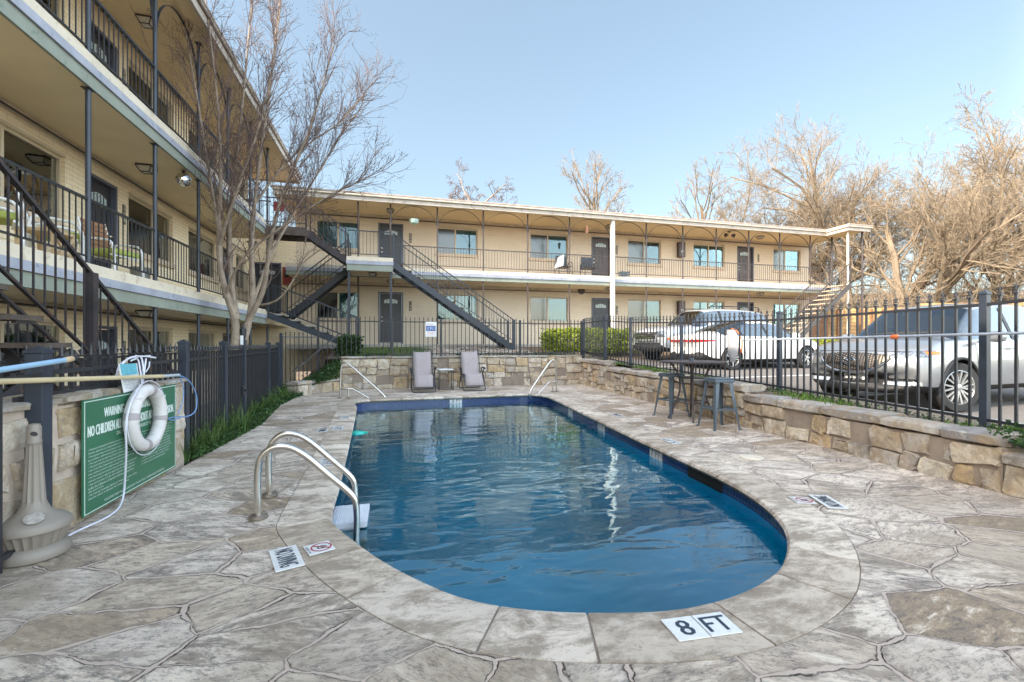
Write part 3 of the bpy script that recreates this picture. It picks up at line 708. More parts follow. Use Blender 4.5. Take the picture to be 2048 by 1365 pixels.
# coping stones
cp=MB(); i=0; k=0; bounds=[]
acc=0; start=0; nxt=rng.uniform(.45,.85)
for i in range(NP+1):
    if cum[i]-cum[start]>=nxt or i==NP:
        bounds.append((start,i)); start=i; nxt=rng.uniform(.32,.80)
tones=[(.76,.655,.54),(.70,.60,.50),(.62,.52,.42),(.80,.69,.57),(.56,.46,.36),(.73,.63,.53)]
for (a,b) in bounds:
    if b-a<1: continue
    kf=rng.uniform(.88,1.05); cp.col=tuple(c_*kf for c_ in rng.choice(tones)); ga=.006
    pts=[(pool[i%NP],i) for i in range(a,b+1)]; rows=[]
    for kk,(p,i) in enumerate(pts):
        t=(pool[(i+1)%NP]-pool[(i-1)%NP]).normalized(); nrm=Vector((t.y,-t.x)); sh=t*(ga if kk==0 else -ga if kk==len(pts)-1 else 0)
        q=p+sh; prof=[(-.035,-.052),(-.048,-.028),(-.034,-.006),(-.005,.002),(.15,.002),(.312,.002),(.312,-.07),(.0,-.07)]
        rows.append([(q.x+nrm.x*o_,q.y+nrm.y*o_,z) for o_,z in prof])
    npf=len(rows[0]); vs=[v for r in rows for v in r]; fs=[]
    for r in range(len(rows)-1):
        for c in range(npf): fs.append((r*npf+c,(r+1)*npf+c,(r+1)*npf+(c+1)%npf,r*npf+(c+1)%npf))
    fs.append(tuple(range(npf))); fs.append(tuple(reversed([(len(rows)-1)*npf+c for c in range(npf)])))
    cp.add(vs,fs)
co=cp.build('pool_coping',M['coping'],smooth=True); tag(co,kind='structure')
g0=MB(); inn=offset(pool,-.025); out_=offset(pool,.36)
for i in range(NP):
    j=(i+1)%NP; g0.add([(inn[i].x,inn[i].y,-.010),(inn[j].x,inn[j].y,-.010),(out_[j].x,out_[j].y,-.010),(out_[i].x,out_[i].y,-.010)],[(0,1,2,3)])
    g0.add([(inn[i].x,inn[i].y,-.010),(inn[j].x,inn[j].y,-.010),(inn[j].x,inn[j].y,-.048),(inn[i].x,inn[i].y,-.048)],[(0,1,2,3)])
    g0.add([(inn[i].x,inn[i].y,-.048),(inn[j].x,inn[j].y,-.048),(out_[j].x,out_[j].y,-.048),(out_[i].x,out_[i].y,-.048)],[(0,1,2,3)])
tag(g0.build('coping_bed',paint('joint_grout',(.34,.28,.24),.9,.3,9)),kind='structure')
# deck sheet with the pool cut out
from mathutils.geometry import tessellate_polygon
dedge=[onz(372,930),onz(440,893),onz(520,850),onz(558,812),onz(590,796)]
dk=[Vector((-2.26,-3,0)),Vector((-2.24,3.3,0)),Vector((-2.20,4.6,0)),Vector((-2.12,5.62,0))]+[v for v in dedge]+[Vector((-2.2,12.1,0)),Vector((-1.45,13.6,0)),Vector((6.1,13.6,0)),Vector((6.0,9,0)),Vector((5.35,4,0)),Vector((5.1,2.4,0)),Vector((5.05,0,0)),Vector((5.0,-3,0))]
hole3=[Vector((p.x,p.y,0)) for p in offset(pool,.317)]
tris=tessellate_polygon([dk,list(reversed(hole3))]); allv=dk+list(reversed(hole3))
m=MB(); m.add(allv,[tuple(t) for t in tris]); dko=m.build('pool_deck',M['flag'])
bm=bmesh.new(); bm.from_mesh(dko.data); bmesh.ops.recalc_face_normals(bm,faces=bm.faces)
if sum(f.normal.z for f in bm.faces)<0: bmesh.ops.reverse_faces(bm,faces=bm.faces)
bm.to_mesh(dko.data); bm.free(); tag(dko,kind='structure')
# ------------------------------------------------------------------ terrain
def seg(v,a,b): return min(1,max(0,(v-a)/(b-a)))
def sm(t): return t*t*(3-2*t)
def hlot(y): return .28+.042*(min(max(y,2),15)-4.76)
def hgt(x,y):
    if x<-1.9:
        z=-.5
        if y>13: z=lerp(-.5,1.0,sm(seg(x,-3.4,-1.9))*sm(seg(y,13,15)))
        z=lerp(z,.0,sm(seg(x,-2.62,-2.35))) if y<13 else z
        return z-.03
    if y>13.2 and x<6.6: return lerp(.84,1.16,sm(seg(y,13.4,16.9)))+ (0 if x<5.9 else lerp(0,.0,1))
    zb=lerp(.42,.80,seg(y,3,13)) if y>2.6 else lerp(.30,.42,seg(y,1.8,2.6))
    z=lerp(zb,hlot(y)-.02,sm(seg(x,5.9,6.7)))
    if x>=6.6: z=hlot(y)-.02
    z=lerp(z,1.14,sm(seg(y,14.6,16.6)))
    return z
xs=[-400,-150,-60,-25,-12,-8,-5,-4,-3.4,-3,-2.8,-2.6,-2.5,-2.4,-2.3,-2.1,-1.9,-1.4,0,1.5,3,4.4,4.75,5.05,5.35,5.6,5.85,6.1,6.3,6.5,6.7,7,7.5,8,9,10,12,14,17,21,25,30,40,60,150,400]
ys=[-400,-150,-50,-20,-10,-5,-3,-1,0,1,1.8,2.2,2.6,3,3.5,4,4.5,5,5.5,6,6.6,7.2,8,9,10,11,12,12.8,13.25,13.6,14,14.6,15.2,15.8,16.6,17.2,18,19,22,26,32,45,70,120,200,400]
def rightface(y): return 5.05+ (0 if y<2.4 else (y-2.49)*(.70/11.1))+.18
def inside(x,y): return -2.3<x<rightface(y) and -2.9<y<13.45
m=MB(); vi={}
for i in range(len(xs)-1):
    for j in range(len(ys)-1):
        cx,cy=(xs[i]+xs[i+1])/2,(ys[j]+ys[j+1])/2
        if inside(cx,cy): continue
        ids=[]
        for a,b in ((i,j),(i+1,j),(i+1,j+1),(i,j+1)):
            if (a,b) not in vi:
                vi[(a,b)]=len(m.v); m.v.append((xs[a],ys[b],hgt(xs[a],ys[b])))
            ids.append(vi[(a,b)])
        m.f.append(tuple(ids)); m.m.append(0); m.c.append(None)
tag(m.build('ground',M['soil']),kind='structure')
# parking lot, a sheet on the ground with painted bay lines and a concrete kerb
lx=[6.72,7.5,8.5,10,12,15,19,24,30]; ly=[-6,-2,0,1.99,3,4,5,6,7,8,9,10,11,12,13,14,14.6,15.2]
m=MB()
for i in range(len(lx)-1):
    for j in range(len(ly)-1):
        m.add([(lx[i],ly[j],hlot(ly[j])+.012),(lx[i+1],ly[j],hlot(ly[j])+.012),(lx[i+1],ly[j+1],hlot(ly[j+1])+.012),(lx[i],ly[j+1],hlot(ly[j+1])+.012)],[(0,1,2,3)])
tag(m.build('parking_lot',M['asphalt']),kind='structure')
m=MB()
hd=Vector((math.cos(R(4)),math.sin(R(4)),0)); pdv=Vector((-hd.y,hd.x,0))
for k in (-1,0,1,2):
    o_=Vector((7.35,6.15,0))+Vector((.1,2.85,0))*k; a=o_; 
    for q in range(10):
        u=a+hd*(q*.5); v=a+hd*(q*.5+.5)
        vs=[u-pdv*.05,v-pdv*.05,v+pdv*.05,u+pdv*.05]
        m.add([(t.x,t.y,hlot(t.y)+.017) for t in vs],[(0,1,2,3)])
tag(m.build('bay_lines',M['linepaint']),kind='structure')
m=MB()
kp=[(6.95,1.0),(6.95,3.2),(6.9,5.2),(6.85,7.4),(6.8,9.4)]
for a,b in zip(kp,kp[1:]): m.bar((a[0],a[1],hlot(a[1])+.06),(b[0],b[1],hlot(b[1])+.06),.16,.15)
tag(m.build('kerb',M['concrete'],bevel=.015),kind='structure')
tag((lambda m_:(m_.box(-5.38,-3.3,-4,18.8,-.55,-.485),m_.build('left_walkway',M['concrete']))[1])(MB()),kind='structure')
# pebbles bed and lawn patch by the far wing
def heightpatch(name,mat,x0,x1,y0,y1,n,dz):
    m=MB()
    for i in range(n):
        for j in range(n):
            q=[(lerp(x0,x1,(i+a)/n),lerp(y0,y1,(j+b)/n)) for a,b in ((0,0),(1,0),(1,1),(0,1))]
            m.add([(x,y,hgt(x,y)+dz) for x,y in q],[(0,1,2,3)])
    return tag(m.build(name,mat),kind='structure')
heightpatch('pebble_bed',M['pebbles'],.9,4.4,13.75,17.1,10,.02)
m=MB()
for k in range(900):
    x=rng.uniform(1.0,4.5); y=13.7+abs(rng.gauss(0,1.4)); 
    if y>17: continue
    r=rng.uniform(.02,.055); m.col=rng.choice([(.55,.48,.42),(.42,.36,.31),(.60,.55,.50),(.34,.27,.22)]); z=hgt(x,y)+.02
    m.lathe([(r*.5,0),(r,r*.35),(r*.75,r*.75),(r*.1,r*.9)],(x,y,z),6,sx=rng.uniform(.8,1.4))
tag(m.build('pebbles',M['stone']),kind='stuff')
# ------------------------------------------------------------------ stone walls
STT=[(.70,.61,.48),(.62,.52,.39),(.76,.68,.57),(.54,.44,.33),(.66,.49,.29),(.56,.52,.47),(.46,.41,.36),(.72,.64,.51)]
def split(r,tw,th,R_):
    u0,u1,z0,z1=r; w=u1-u0;h=z1-z0
    if w<=tw*R_.uniform(.9,1.5) and h<=th*R_.uniform(.9,1.45): return [r]
    if w/tw>h/th:
        c=u0+w*R_.uniform(.36,.64); return split((u0,c,z0,z1),tw,th,R_)+split((c,u1,z0,z1),tw,th,R_)
    c=z0+h*R_.uniform(.38,.62); return split((u0,u1,z0,c),tw,th,R_)+split((u0,u1,c,z1),tw,th,R_)
def stone_face(mb,o,dr,nrm,rects,R_,gap=.008,amp=.05,out=(-.012,.062),jit=.035):
    o=Vector(o);dr=Vector(dr);nrm=Vector(nrm)
    for (u0,u1,z0,z1) in rects:
        mb.col=R_.choice(STT); g=gap*R_.uniform(.7,1.8); w,h=u1-u0,z1-z0
        cr=min(w,h)*R_.uniform(.05,.17); pts=[]
        for (cx,cy,sx,sy) in ((u0+g,z0+g,1,1),(u1-g,z0+g,-1,1),(u1-g,z1-g,-1,-1),(u0+g,z1-g,1,-1)):
            a=(cx+sx*cr,cy) ; b=(cx,cy+sy*cr); mdd=(cx+sx*cr*.3,cy+sy*cr*.3)
            pts+= [b,mdd,a] if sx*sy>0 else [a,mdd,b]
        # order: bl: left->bottom, br: bottom->right, tr, tl
        N=len(pts); P=[]
        for (u,z) in pts:
            n1=noise.noise(Vector((u*3.1,z*3.1,3.3)))*amp; n2=noise.noise(Vector((u*3.1,z*3.1,9.1)))*amp
            P.append((u+n1+R_.uniform(-jit,jit)*.5,z+n2+R_.uniform(-jit,jit)*.5))
        cu,cz=sum(p[0] for p in P)/N,sum(p[1] for p in P)/N; d=R_.uniform(*out); tilt=R_.uniform(-.02,.02)
        def W(u,z,dd): return o+dr*u+nrm*dd+Vector((0,0,z))
        vs=[]
        for sc_,dd in ((1.0,-.05),(1.0,d-.016),(.95,d),(.66,d+R_.uniform(-.012,.016))):
            for (u,z) in P: vs.append(W(cu+(u-cu)*sc_,cz+(z-cz)*sc_,dd+tilt*(u-cu)/max(w,.1)+R_.uniform(-.003,.003)))
        fs=[(k*N+i,k*N+(i+1)%N,(k+1)*N+(i+1)%N,(k+1)*N+i) for k in range(3) for i in range(N)]
        fs.append(tuple(3*N+i for i in range(N))); mb.add(vs,fs)
    mb.col=None
def cap_row(mb,o,dr,nrm,u0,u1,z,th,dp,R_,lo=.4,hi=.8):
    o=Vector(o);dr=Vector(dr);nrm=Vector(nrm); u=u0
    while u<u1-.05:
        L=R_.uniform(lo,hi); e=min(u+L,u1); 
        if u1-e<.2: e=u1
        mb.col=R_.choice([(.46,.43,.40),(.40,.38,.36),(.52,.48,.43),(.36,.34,.33)]); t=th*R_.uniform(.85,1.2); ns=5; npf=10; vs=[]
        ov=R_.uniform(.03,.06)
        for k in range(ns+1):
            uu=lerp(u+.008,e-.008,k/ns); sq=.82 if k in(0,ns) else 1.
            for a in range(npf):
                an=2*math.pi*(a+.5)/npf; ca,sa=math.cos(an),math.sin(an)
                x=(abs(ca)**.45)*math.copysign(1,ca)*(dp/2+ov)*(.94+.06*sq); y=(abs(sa)**.5)*math.copysign(1,sa)*t/2*sq
                nn=noise.noise(Vector((uu*4,an*2,u*3)))*.034
                vs.append(o+dr*uu+nrm*(x+nn-dp/2)+Vector((0,0,z+t/2+y+nn*.7)))
        fs=[(k*npf+a,k*npf+(a+1)%npf,(k+1)*npf+(a+1)%npf,(k+1)*npf+a) for k in range(ns) for a in range(npf)]
        fs.append(tuple(reversed(range(npf)))); fs.append(tuple(ns*npf+a for a in range(npf))); mb.add(vs,fs); u=e
    mb.col=None
def stone_wall(name,label,p,q,segs,depth,seed,tw=.34,th=.22,side=1,cap=.10,ends=True,group=None,capdim=(.4,.8)):
    """segs: (u0,u1,ztop). face on the side given by side*(left normal of p->q)"""
    R_=random.Random(seed); p=Vector((*p,0));q=Vector((*q,0)); dr=(q-p).normalized(); nrm=Vector((-dr.y,dr.x,0))*side
    t=thing(name,label,'stone wall',tuple(p),0,group); core=MB();st_=MB();cp_=MB()
    for (a,b,zt) in segs:
        z1=zt-cap; P=[p+dr*a,p+dr*b,p+dr*b-nrm*depth,p+dr*a-nrm*depth]
        core.prism([(v.x,v.y) for v in P],-.7,z1)
        stone_face(st_,p,dr,nrm,split((a,b,-.02,z1),tw,th,R_),R_)
        if ends:
            stone_face(st_,p+dr*a,-nrm,-dr,split((0,depth,-.02,z1),tw,th,R_),R_); stone_face(st_,p+dr*b,-nrm,dr,split((0,depth,-.02,z1),tw,th,R_),R_)
        cap_row(cp_,p,dr,nrm,a-.01,b+.01,z1,cap,depth,R_,*capdim)
    core.build('mortar_core',M['mortar'],t); st_.build('stonework',M['stone'],t,smooth=True); cp_.build('cap_stones',M['stone'],t,smooth=True)
    return t
stone_wall('stone_wall','low limestone retaining wall stepping down beside the parking lot, right of the pool',(5.74,13.45),(4.93,1.0),[(0,2.15,.80),(2.16,7.62,.64),(7.63,10.80,.50),(10.81,12.4,.36)],.34,5,side=-1,tw=.36,th=.23,cap=.12)
stone_wall('stone_wall','limestone rubble retaining wall behind the two loungers',(-1.45,13.32),(5.75,13.32),[(0,7.2,.92)],.34,11,side=-1,tw=.42,th=.27,cap=.06,capdim=(.6,1.1))
stone_wall('stone_wall','low curved planter wall of grey limestone at the far left of the deck',(-2.32,11.95),(-1.45,13.30),[(0,1.6,.34)],.30,12,side=-1,tw=.5,th=.4,cap=.09)
stone_wall('stone_wall','small upper planter wall left of the rubble wall behind the loungers',(-1.98,13.75),(-1.46,13.62),[(0,.52,.56)],.25,15,side=-1,tw=.4,th=.3,cap=.08)
# sign wall on the left: big stones, narrow top
sw=thing('stone_wall','chest high buff limestone wall carrying the green pool rules sign','stone wall',(-2.2,4.5,0))
R_=random.Random(4); core=MB();stn=MB()
core.box(-2.52,-2.215,2.2,5.62,-.6,.90); core.build('mortar_core',paint('pale_wall_mortar',(.45,.37,.31),.95,.15,8,bump=.5),sw)
STT0=STT; STT=[(.74,.64,.53),(.70,.60,.50),(.66,.50,.32),(.78,.69,.59),(.62,.48,.32)]
stone_face(stn,(-2.215,5.62,0),(0,-1,0),(1,0,0),split((0,3.4,-.02,.86),.55,.36,R_),R_,gap=.02,out=(.0,.03),amp=.07)
stone_face(stn,(-2.215,5.62,0),(-1,0,0),(0,1,0),split((0,.3,-.02,.86),.4,.3,R_),R_,out=(0,.02))
cap_row(stn,(-2.215,5.62,0),(0,-1,0),(1,0,0),0,3.4,.86,.06,.30,R_)
stn.build('stonework',M['stonepale'],sw,smooth=True); STT=STT0
# ------------------------------------------------------------------ fences
def finial(m,p,s=1.):
    x,y,z=p
    m.box(x-.02*s,x+.02*s,y-.02*s,y+.02*s,z,z+.018*s); m.box(x-.016*s,x+.016*s,y-.016*s,y+.016*s,z+.026*s,z+.036*s)
    z+=.036*s
    pts=[(x-.010*s,y,z),(x,y-.010*s,z),(x+.010*s,y,z),(x,y+.010*s,z)]
    m.add(pts+[(x-.024*s,y,z+.035*s),(x,y-.024*s,z+.035*s),(x+.024*s,y,z+.035*s),(x,y+.024*s,z+.035*s),(x-.007*s,y,z+.045*s),(x,y-.007*s,z+.045*s),(x+.007*s,y,z+.045*s),(x,y+.007*s,z+.045*s),(x,y,z+.09*s)],
      [(0,1,9,8),(1,2,10,9),(2,3,11,10),(3,0,8,11),(8,9,12),(9,10,12),(10,11,12),(11,8,12),(0,4,8),(1,5,9),(2,6,10),(3,7,11)])
def fence_post(par,p,h,w=.075,mat='navy'):
    x,y,z=p; m=MB(); a=w/2; m.box(x-a,x+a,y-a,y+a,z-.25,z+h)
    b=a+.006; m.box(x-b,x+b,y-b,y+b,z+h,z+h+.02); m.add([(x-b,y-b,z+h+.02),(x+b,y-b,z+h+.02),(x+b,y+b,z+h+.02),(x-b,y+b,z+h+.02),(x,y,z+h+.05)],[(0,1,4),(1,2,4),(2,3,4),(3,0,4)])
    return m.build('post',M[mat],par,bevel=.003)
def fence_panel(par,p,q,zt0,zt1,h=None,sp=.128,mat='black',mid=False,name='picket_panel',fs=1.,th=.020):
    """p,q ground points (x,y,z); zt rail-top heights"""
    p=Vector(p);q=Vector(q); m=MB(); L=(Vector((p.x,p.y))-Vector((q.x,q.y))).length; n=max(1,round(L/sp))
    A=Vector((p.x,p.y,zt0));B=Vector((q.x,q.y,zt1)); m.bar(A,B,.030,.030); m.bar(p+Vector((0,0,.1)),q+Vector((0,0,.1)),.028,.028)
    if mid: m.bar(A.lerp(p,.3),B.lerp(q,.3),.028,.028)
    for i in range(1,n):
        t=i/n; a=p.lerp(q,t); z=lerp(zt0,zt1,t); m.bar((a.x,a.y,a.z),(a.x,a.y,z+.07),th,th,(1,0,0)); finial(m,(a.x,a.y,z+.07),fs)
    return m.build(name,M[mat],par)
fr_=[(5.10,-.3,.40),(5.26,1.55,.42),(5.57,3.09,.44),(5.92,5.86,.50),(6.06,8.59,.58),(6.01,10.70,.66),(5.85,11.85,.78),(5.95,13.6,.95)]
fn=thing('picket_fence','tall black steel picket fence with spear finials between the pool wall and parking lot','fence',(5.9,6,.4))
ft=[1.72,1.72,1.66,1.66,1.74,1.84,1.95,1.95]
for i,p in enumerate(fr_):
    fence_post(fn,p,ft[i]+.10-p[2],.062)
    if i: fence_panel(fn,fr_[i-1],p,ft[i-1],ft[i])
fb=thing('picket_fence','black picket fence along the top of the rubble wall behind the loungers','fence',(2,13.5,.9))
bp_=[(-1.42,13.52,.88),(.15,13.52,.88),(1.0,13.52,.88),(2.5,13.52,.88),(4.2,13.52,.88),(5.86,13.55,.92)]
bx=[y_.x for y_ in (ony(636,645,13.52),ony(785,645,13.52),ony(882,645,13.52),ony(1040,645,13.52),ony(1163,645,13.52))]
bpp=[(bx[0],13.52,.30),(bx[1],13.52,.88),(bx[2],13.52,.88),(bx[3],13.52,.88),(bx[4],13.52,.92)]
for i,p in enumerate(bpp):
    fence_post(fb,p,1.98-p[2],.06,'black')
    if i: fence_panel(fb,bpp[i-1],p,1.92,1.92,sp=.125,fs=.75)
fc=thing('picket_fence','black picket fence stepping down to the left above the ivy bank','fence',(-2.5,13.2,.2))
fcp=[(-2.86,12.8,.0),(bx[0]-.06,13.5,.25)]
fence_post(fc,fcp[0],1.52,.07,'navy'); fence_panel(fc,fcp[0],fcp[1],1.46,1.46,sp=.12,fs=.75); 
m=MB(); m.bar((fcp[0][0]+.25,fcp[0][1]+.12,.55),(fcp[1][0]+.6,13.56,1.55),.03,.03); m.build('brace',M['black'],fc)
fl_=thing('picket_fence','black picket fence with gate along the left edge of the deck','fence',(-2.4,8,-.1))
def lx_(px,p0=(-2.25,5.70),p1=(-2.86,12.8)):
    r=ray(px,700); dx,dy=p1[0]-p0[0],p1[1]-p0[1]; det=r[0]*(-dy)+r[1]*dx; t=(p0[0]*(-dy)+p0[1]*dx)/det; return (r[0]*t,r[1]*t)
fp=[(-2.25,5.70)]+[lx_(p) for p in (447,486,536)]+[(-2.80,12.2)]
for i,p in enumerate(fp):
    fence_post(fl_,(p[0],p[1],-.1),1.38 if i!=2 else 1.42,.085)
    if i: fence_panel(fl_,(fp[i-1][0],fp[i-1][1],-.05),(p[0],p[1],-.05),1.10,1.10,sp=.115 if i!=2 else .10,name='gate' if i==2 else 'picket_panel',fs=.9)
m=MB(); m.box(fp[2][0]-.02,fp[2][0]+.05,fp[2][1]-.16,fp[2][1]-.04,.42,.58); m.tube([(fp[2][0]+.05,fp[2][1]-.1,.5),(fp[2][0]+.09,fp[2][1]-.1,.5)],.02,8); m.build('latch',M['black'],fl_)
fw_=thing('picket_fence','black picket fence with spear tips above the sign wall','fence',(-2.3,4.5,.8))
np_=(-2.17,3.49)
fence_panel(fw_,(-2.30,3.49,.80),(-2.27,5.66,.88),1.08,1.10,sp=.105,mid=False,fs=1.05)
m=MB(); m.bar((-2.29,3.49,.93),(-2.27,5.6,.96),.03,.03); m.build('rail',M['black'],fw_)
fence_post(fw_,(np_[0],np_[1],.0),1.22,.09); fence_panel(fw_,(-2.10,1.9,-.02),(-2.14,3.45,-.02),1.06,1.08,sp=.30,fs=1.1)
# privacy fence of horizontal cedar boards beyond the lot
wf=thing('wooden_fence','horizontal board cedar fence glowing in the sun beyond the parked cars','fence',(20,18,1))
def boards(par,a,b,z0,z1,n,mat):
    m=MB(); a=Vector(a);b=Vector(b)
    for i in range(n):
        z=lerp(z0,z1,(i+.5)/n); m.bar((a.x,a.y,z),(b.x,b.y,z),.03,(z1-z0)/n*.90)
    return m.build('board_panel',mat,par)
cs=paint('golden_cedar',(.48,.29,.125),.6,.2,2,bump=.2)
W0=atd(1652,620,24); W1=atd(1835,600,23); W2=atd(2120,590,22); W00=atd(1560,620,24.5)
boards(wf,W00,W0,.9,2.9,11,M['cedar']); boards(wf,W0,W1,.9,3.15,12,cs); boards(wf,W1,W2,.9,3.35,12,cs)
m=MB()
for t in range(0,9):
    p=W0.lerp(W1,t/8); m.box(p.x-.05,p.x+.05,p.y-.09,p.y-.02,.8,3.1)
m.build('fence_post',M['cedar'],wf)
# ------------------------------------------------------------------ plants
def leafq(m,p,s,R_,tone=None,up=.0):
    a=Vector((R_.gauss(0,1),R_.gauss(0,1),R_.gauss(0,1))).normalized(); b=a.orthogonal().normalized(); b=(b*math.cos(1)+a.cross(b)*math.sin(R_.uniform(0,6.3))).normalized(); c=a.cross(b).normalized()
    if tone is None: tone=R_.random()
    m.col=(tone,)*3; p=Vector(p); m.add([p-b*s,p+c*s*.5,p+b*s,p-c*s*.5],[(0,1,2,3)])
def hedge(name,label,x0,x1,y0,y1,z0,z1,n,seed,mat='hedge',s=.05,group=None,cat='hedge'):
    R_=random.Random(seed); m=MB(); cx,cy=(x0+x1)/2,(y0+y1)/2
    for k in range(n):
        u,v,w=R_.uniform(-1,1),R_.uniform(-1,1),R_.uniform(0,1)
        # shell-biased superellipsoid with lumps
        rr=(abs(u)**4+abs(v)**4+abs(2*w-1)**5)**.22
        f=(1/max(rr,.2))*R_.uniform(.72,1.0) if R_.random()<.8 else 1
        lump=1+.16*noise.noise(Vector((u*2.5*f,v*2,w*2.5+seed)))
        x=cx+(x1-x0)/2*u*f*lump; y=cy+(y1-y0)/2*v*f*lump; z=z0+(z1-z0)*min(1.05,max(0,(.5+(w-.5)*f*lump)))
        leafq(m,(x,y,z),s*R_.uniform(.7,1.3),R_)
    t=thing(name,label,cat,(cx,cy,z0),0,group); m.build('foliage',M[mat],t)
    b=MB()
    for k in range(7):
        a=(cx+(x1-x0)*.3*R_.uniform(-1,1),cy+R_.uniform(-.2,.2),z0-.1); b.tube([a,(a[0]+R_.uniform(-.1,.1),a[1],z0+(z1-z0)*.5),(a[0]+R_.uniform(-.3,.3),a[1]+R_.uniform(-.2,.2),z0+(z1-z0)*.85)],[.015,.01,.005],5)
    b.build('stem',M['bark2'],t); return t
hedge('hedge','yellow green clipped hedge in front of the far wing beside the pale silver SUV',5.15,8.75,15.0,16.1,.95,1.86,9800,1)
hedge('shrub','small rounded yellow green shrub seen over the silver SUV bonnet',15.3,17.4,13.9,15,.6,1.5,2200,3,cat='shrub')
hedge('shrub','dark ivy clad shrub behind the back fence under the first staircase',-1.75,-1.0,14.4,15.2,.75,1.55,2200,4,mat='leaf',s=.05,cat='shrub')
def blades(m,x,y,z,h,R_,n=26,spread=.16):
    for k in range(n):
        an=R_.uniform(0,6.28); l=h*R_.uniform(.6,1.2); d=Vector((math.cos(an),math.sin(an),0)); lean=R_.uniform(.25,1.0); w=.006*R_.uniform(.8,1.6); sd=Vector((-d.y,d.x,0))*w
        p=Vector((x,y,z))+d*R_.uniform(0,.04); m.col=(R_.random(),)*3; pts=[]
        for t in (0,.4,.75,1): pts.append((p+d*lean*l*t*t*.8+Vector((0,0,l*(t-.45*lean*t*t))),1-t*.85))
        vs=[]
        for q,ww in pts: vs+= [q-sd*ww,q+sd*ww]
        m.add(vs,[(0,1,3,2),(2,3,5,4),(4,5,7,6)])
# liriope clumps and ivy along the left edge
edge=[Vector((-2.12,5.62,0))]+dedge+[Vector((-2.2,12.1,0))]
def edge_at(y):
    for a,b in zip(edge,edge[1:]):
        if min(a.y,b.y)<=y<=max(a.y,b.y)+1e-6: return lerp(a.x,b.x,(y-a.y)/(b.y-a.y))
    return edge[-1].x
R_=random.Random(21); groups=0
spots=[5.85,6.15,6.5,6.85,7.2,7.6,8.9,9.5,10.1,10.8,11.5]
for i,y in enumerate(spots):
    m=MB(); x=edge_at(y)-R_.uniform(.05,.16)
    for k in range(4): blades(m,x+R_.uniform(-.14,.07),y+R_.uniform(-.2,.2),-.02,R_.uniform(.30,.48),R_,26)
    lab=['nearest the sign wall','second from the sign wall','third from the sign wall','fourth from the sign wall','fifth from the sign wall','beside the gate post','just past the gate','second past the gate','third past the gate','fourth past the gate','farthest, by the planter wall'][i]
    tag(m.build('grass_clump',M['grass']),'tuft of arching dark green grass at the left deck edge, '+lab,'plant','grass clumps along the left fence')
m=MB()
for k in range(7500):
    y=R_.uniform(5.7,12.4); x=edge_at(y)-abs(R_.gauss(0,.16))+.02
    leafq(m,(x,y,abs(R_.gauss(0,.05))+.0),R_.uniform(.015,.038),R_)
for k in range(5200):
    t=R_.random(); x=lerp(-2.9,-1.45,t); y=lerp(12.3,14.0,R_.random()); z=lerp(.05,.75,sm(seg(x,-2.8,-1.4)))*(.5+.5*seg(y,12.4,13.6))+abs(R_.gauss(0,.07))
    leafq(m,(x,y,z),R_.uniform(.02,.045),R_)
for k in range(1400):
    x=R_.uniform(4.9,5.5)+.0; y=R_.uniform(1.2,2.85); leafq(m,(x+.12,y,lerp(.34,.44,seg(y,2,2.8))+abs(R_.gauss(0,.06))),R_.uniform(.02,.04),R_)
for k in range(1500):
    x=R_.uniform(1.8,5.7) if R_.random()<.7 else R_.uniform(-.9,-.2); y=R_.uniform(13.6,14.2); leafq(m,(x,y,.90+abs(R_.gauss(0,.05))),R_.uniform(.02,.04),R_)
for k in range(900):
    y=R_.uniform(3,13.2); x=rightface(y)+R_.uniform(.22,.55); leafq(m,(x,y,hgt(x,y)+abs(R_.gauss(0,.03))),R_.uniform(.015,.03),R_)
for k in range(500):
    y=R_.uniform(2.3,2.75); x=-2.17-R_.uniform(0,.1)*.4; leafq(m,(-2.14+R_.gauss(0,.02),y,abs(R_.gauss(0,.12))),R_.uniform(.02,.04),R_)
tag(m.build('ivy_ground_cover',M['leaf']),kind='stuff')
m=MB()
for k in range(4200):
    if k<1700: x,y=R_.uniform(-1.15,1.15),R_.uniform(13.6,16.2); z=hgt(x,y)
    else:
        y=R_.uniform(2.4,13.3); x=rightface(y)+R_.uniform(.25,.9)*(R_.random()); z=hgt(x,y)
        if noise.noise(Vector((y*.9,1,2)))<-.05: continue
    h=R_.uniform(.06,.16 if k<1700 else .10); a=R_.uniform(0,6.28); m.col=(R_.random(),)*3; d=Vector((math.cos(a),math.sin(a),0))*.009; t=Vector((R_.gauss(0,.03),R_.gauss(0,.03),h)); p=Vector((x,y,z-.005))
    m.add([p-d,p+d,p+t],[(0,1,2)])
tag(m.build('lawn_grass',M['lawn']),kind='stuff')
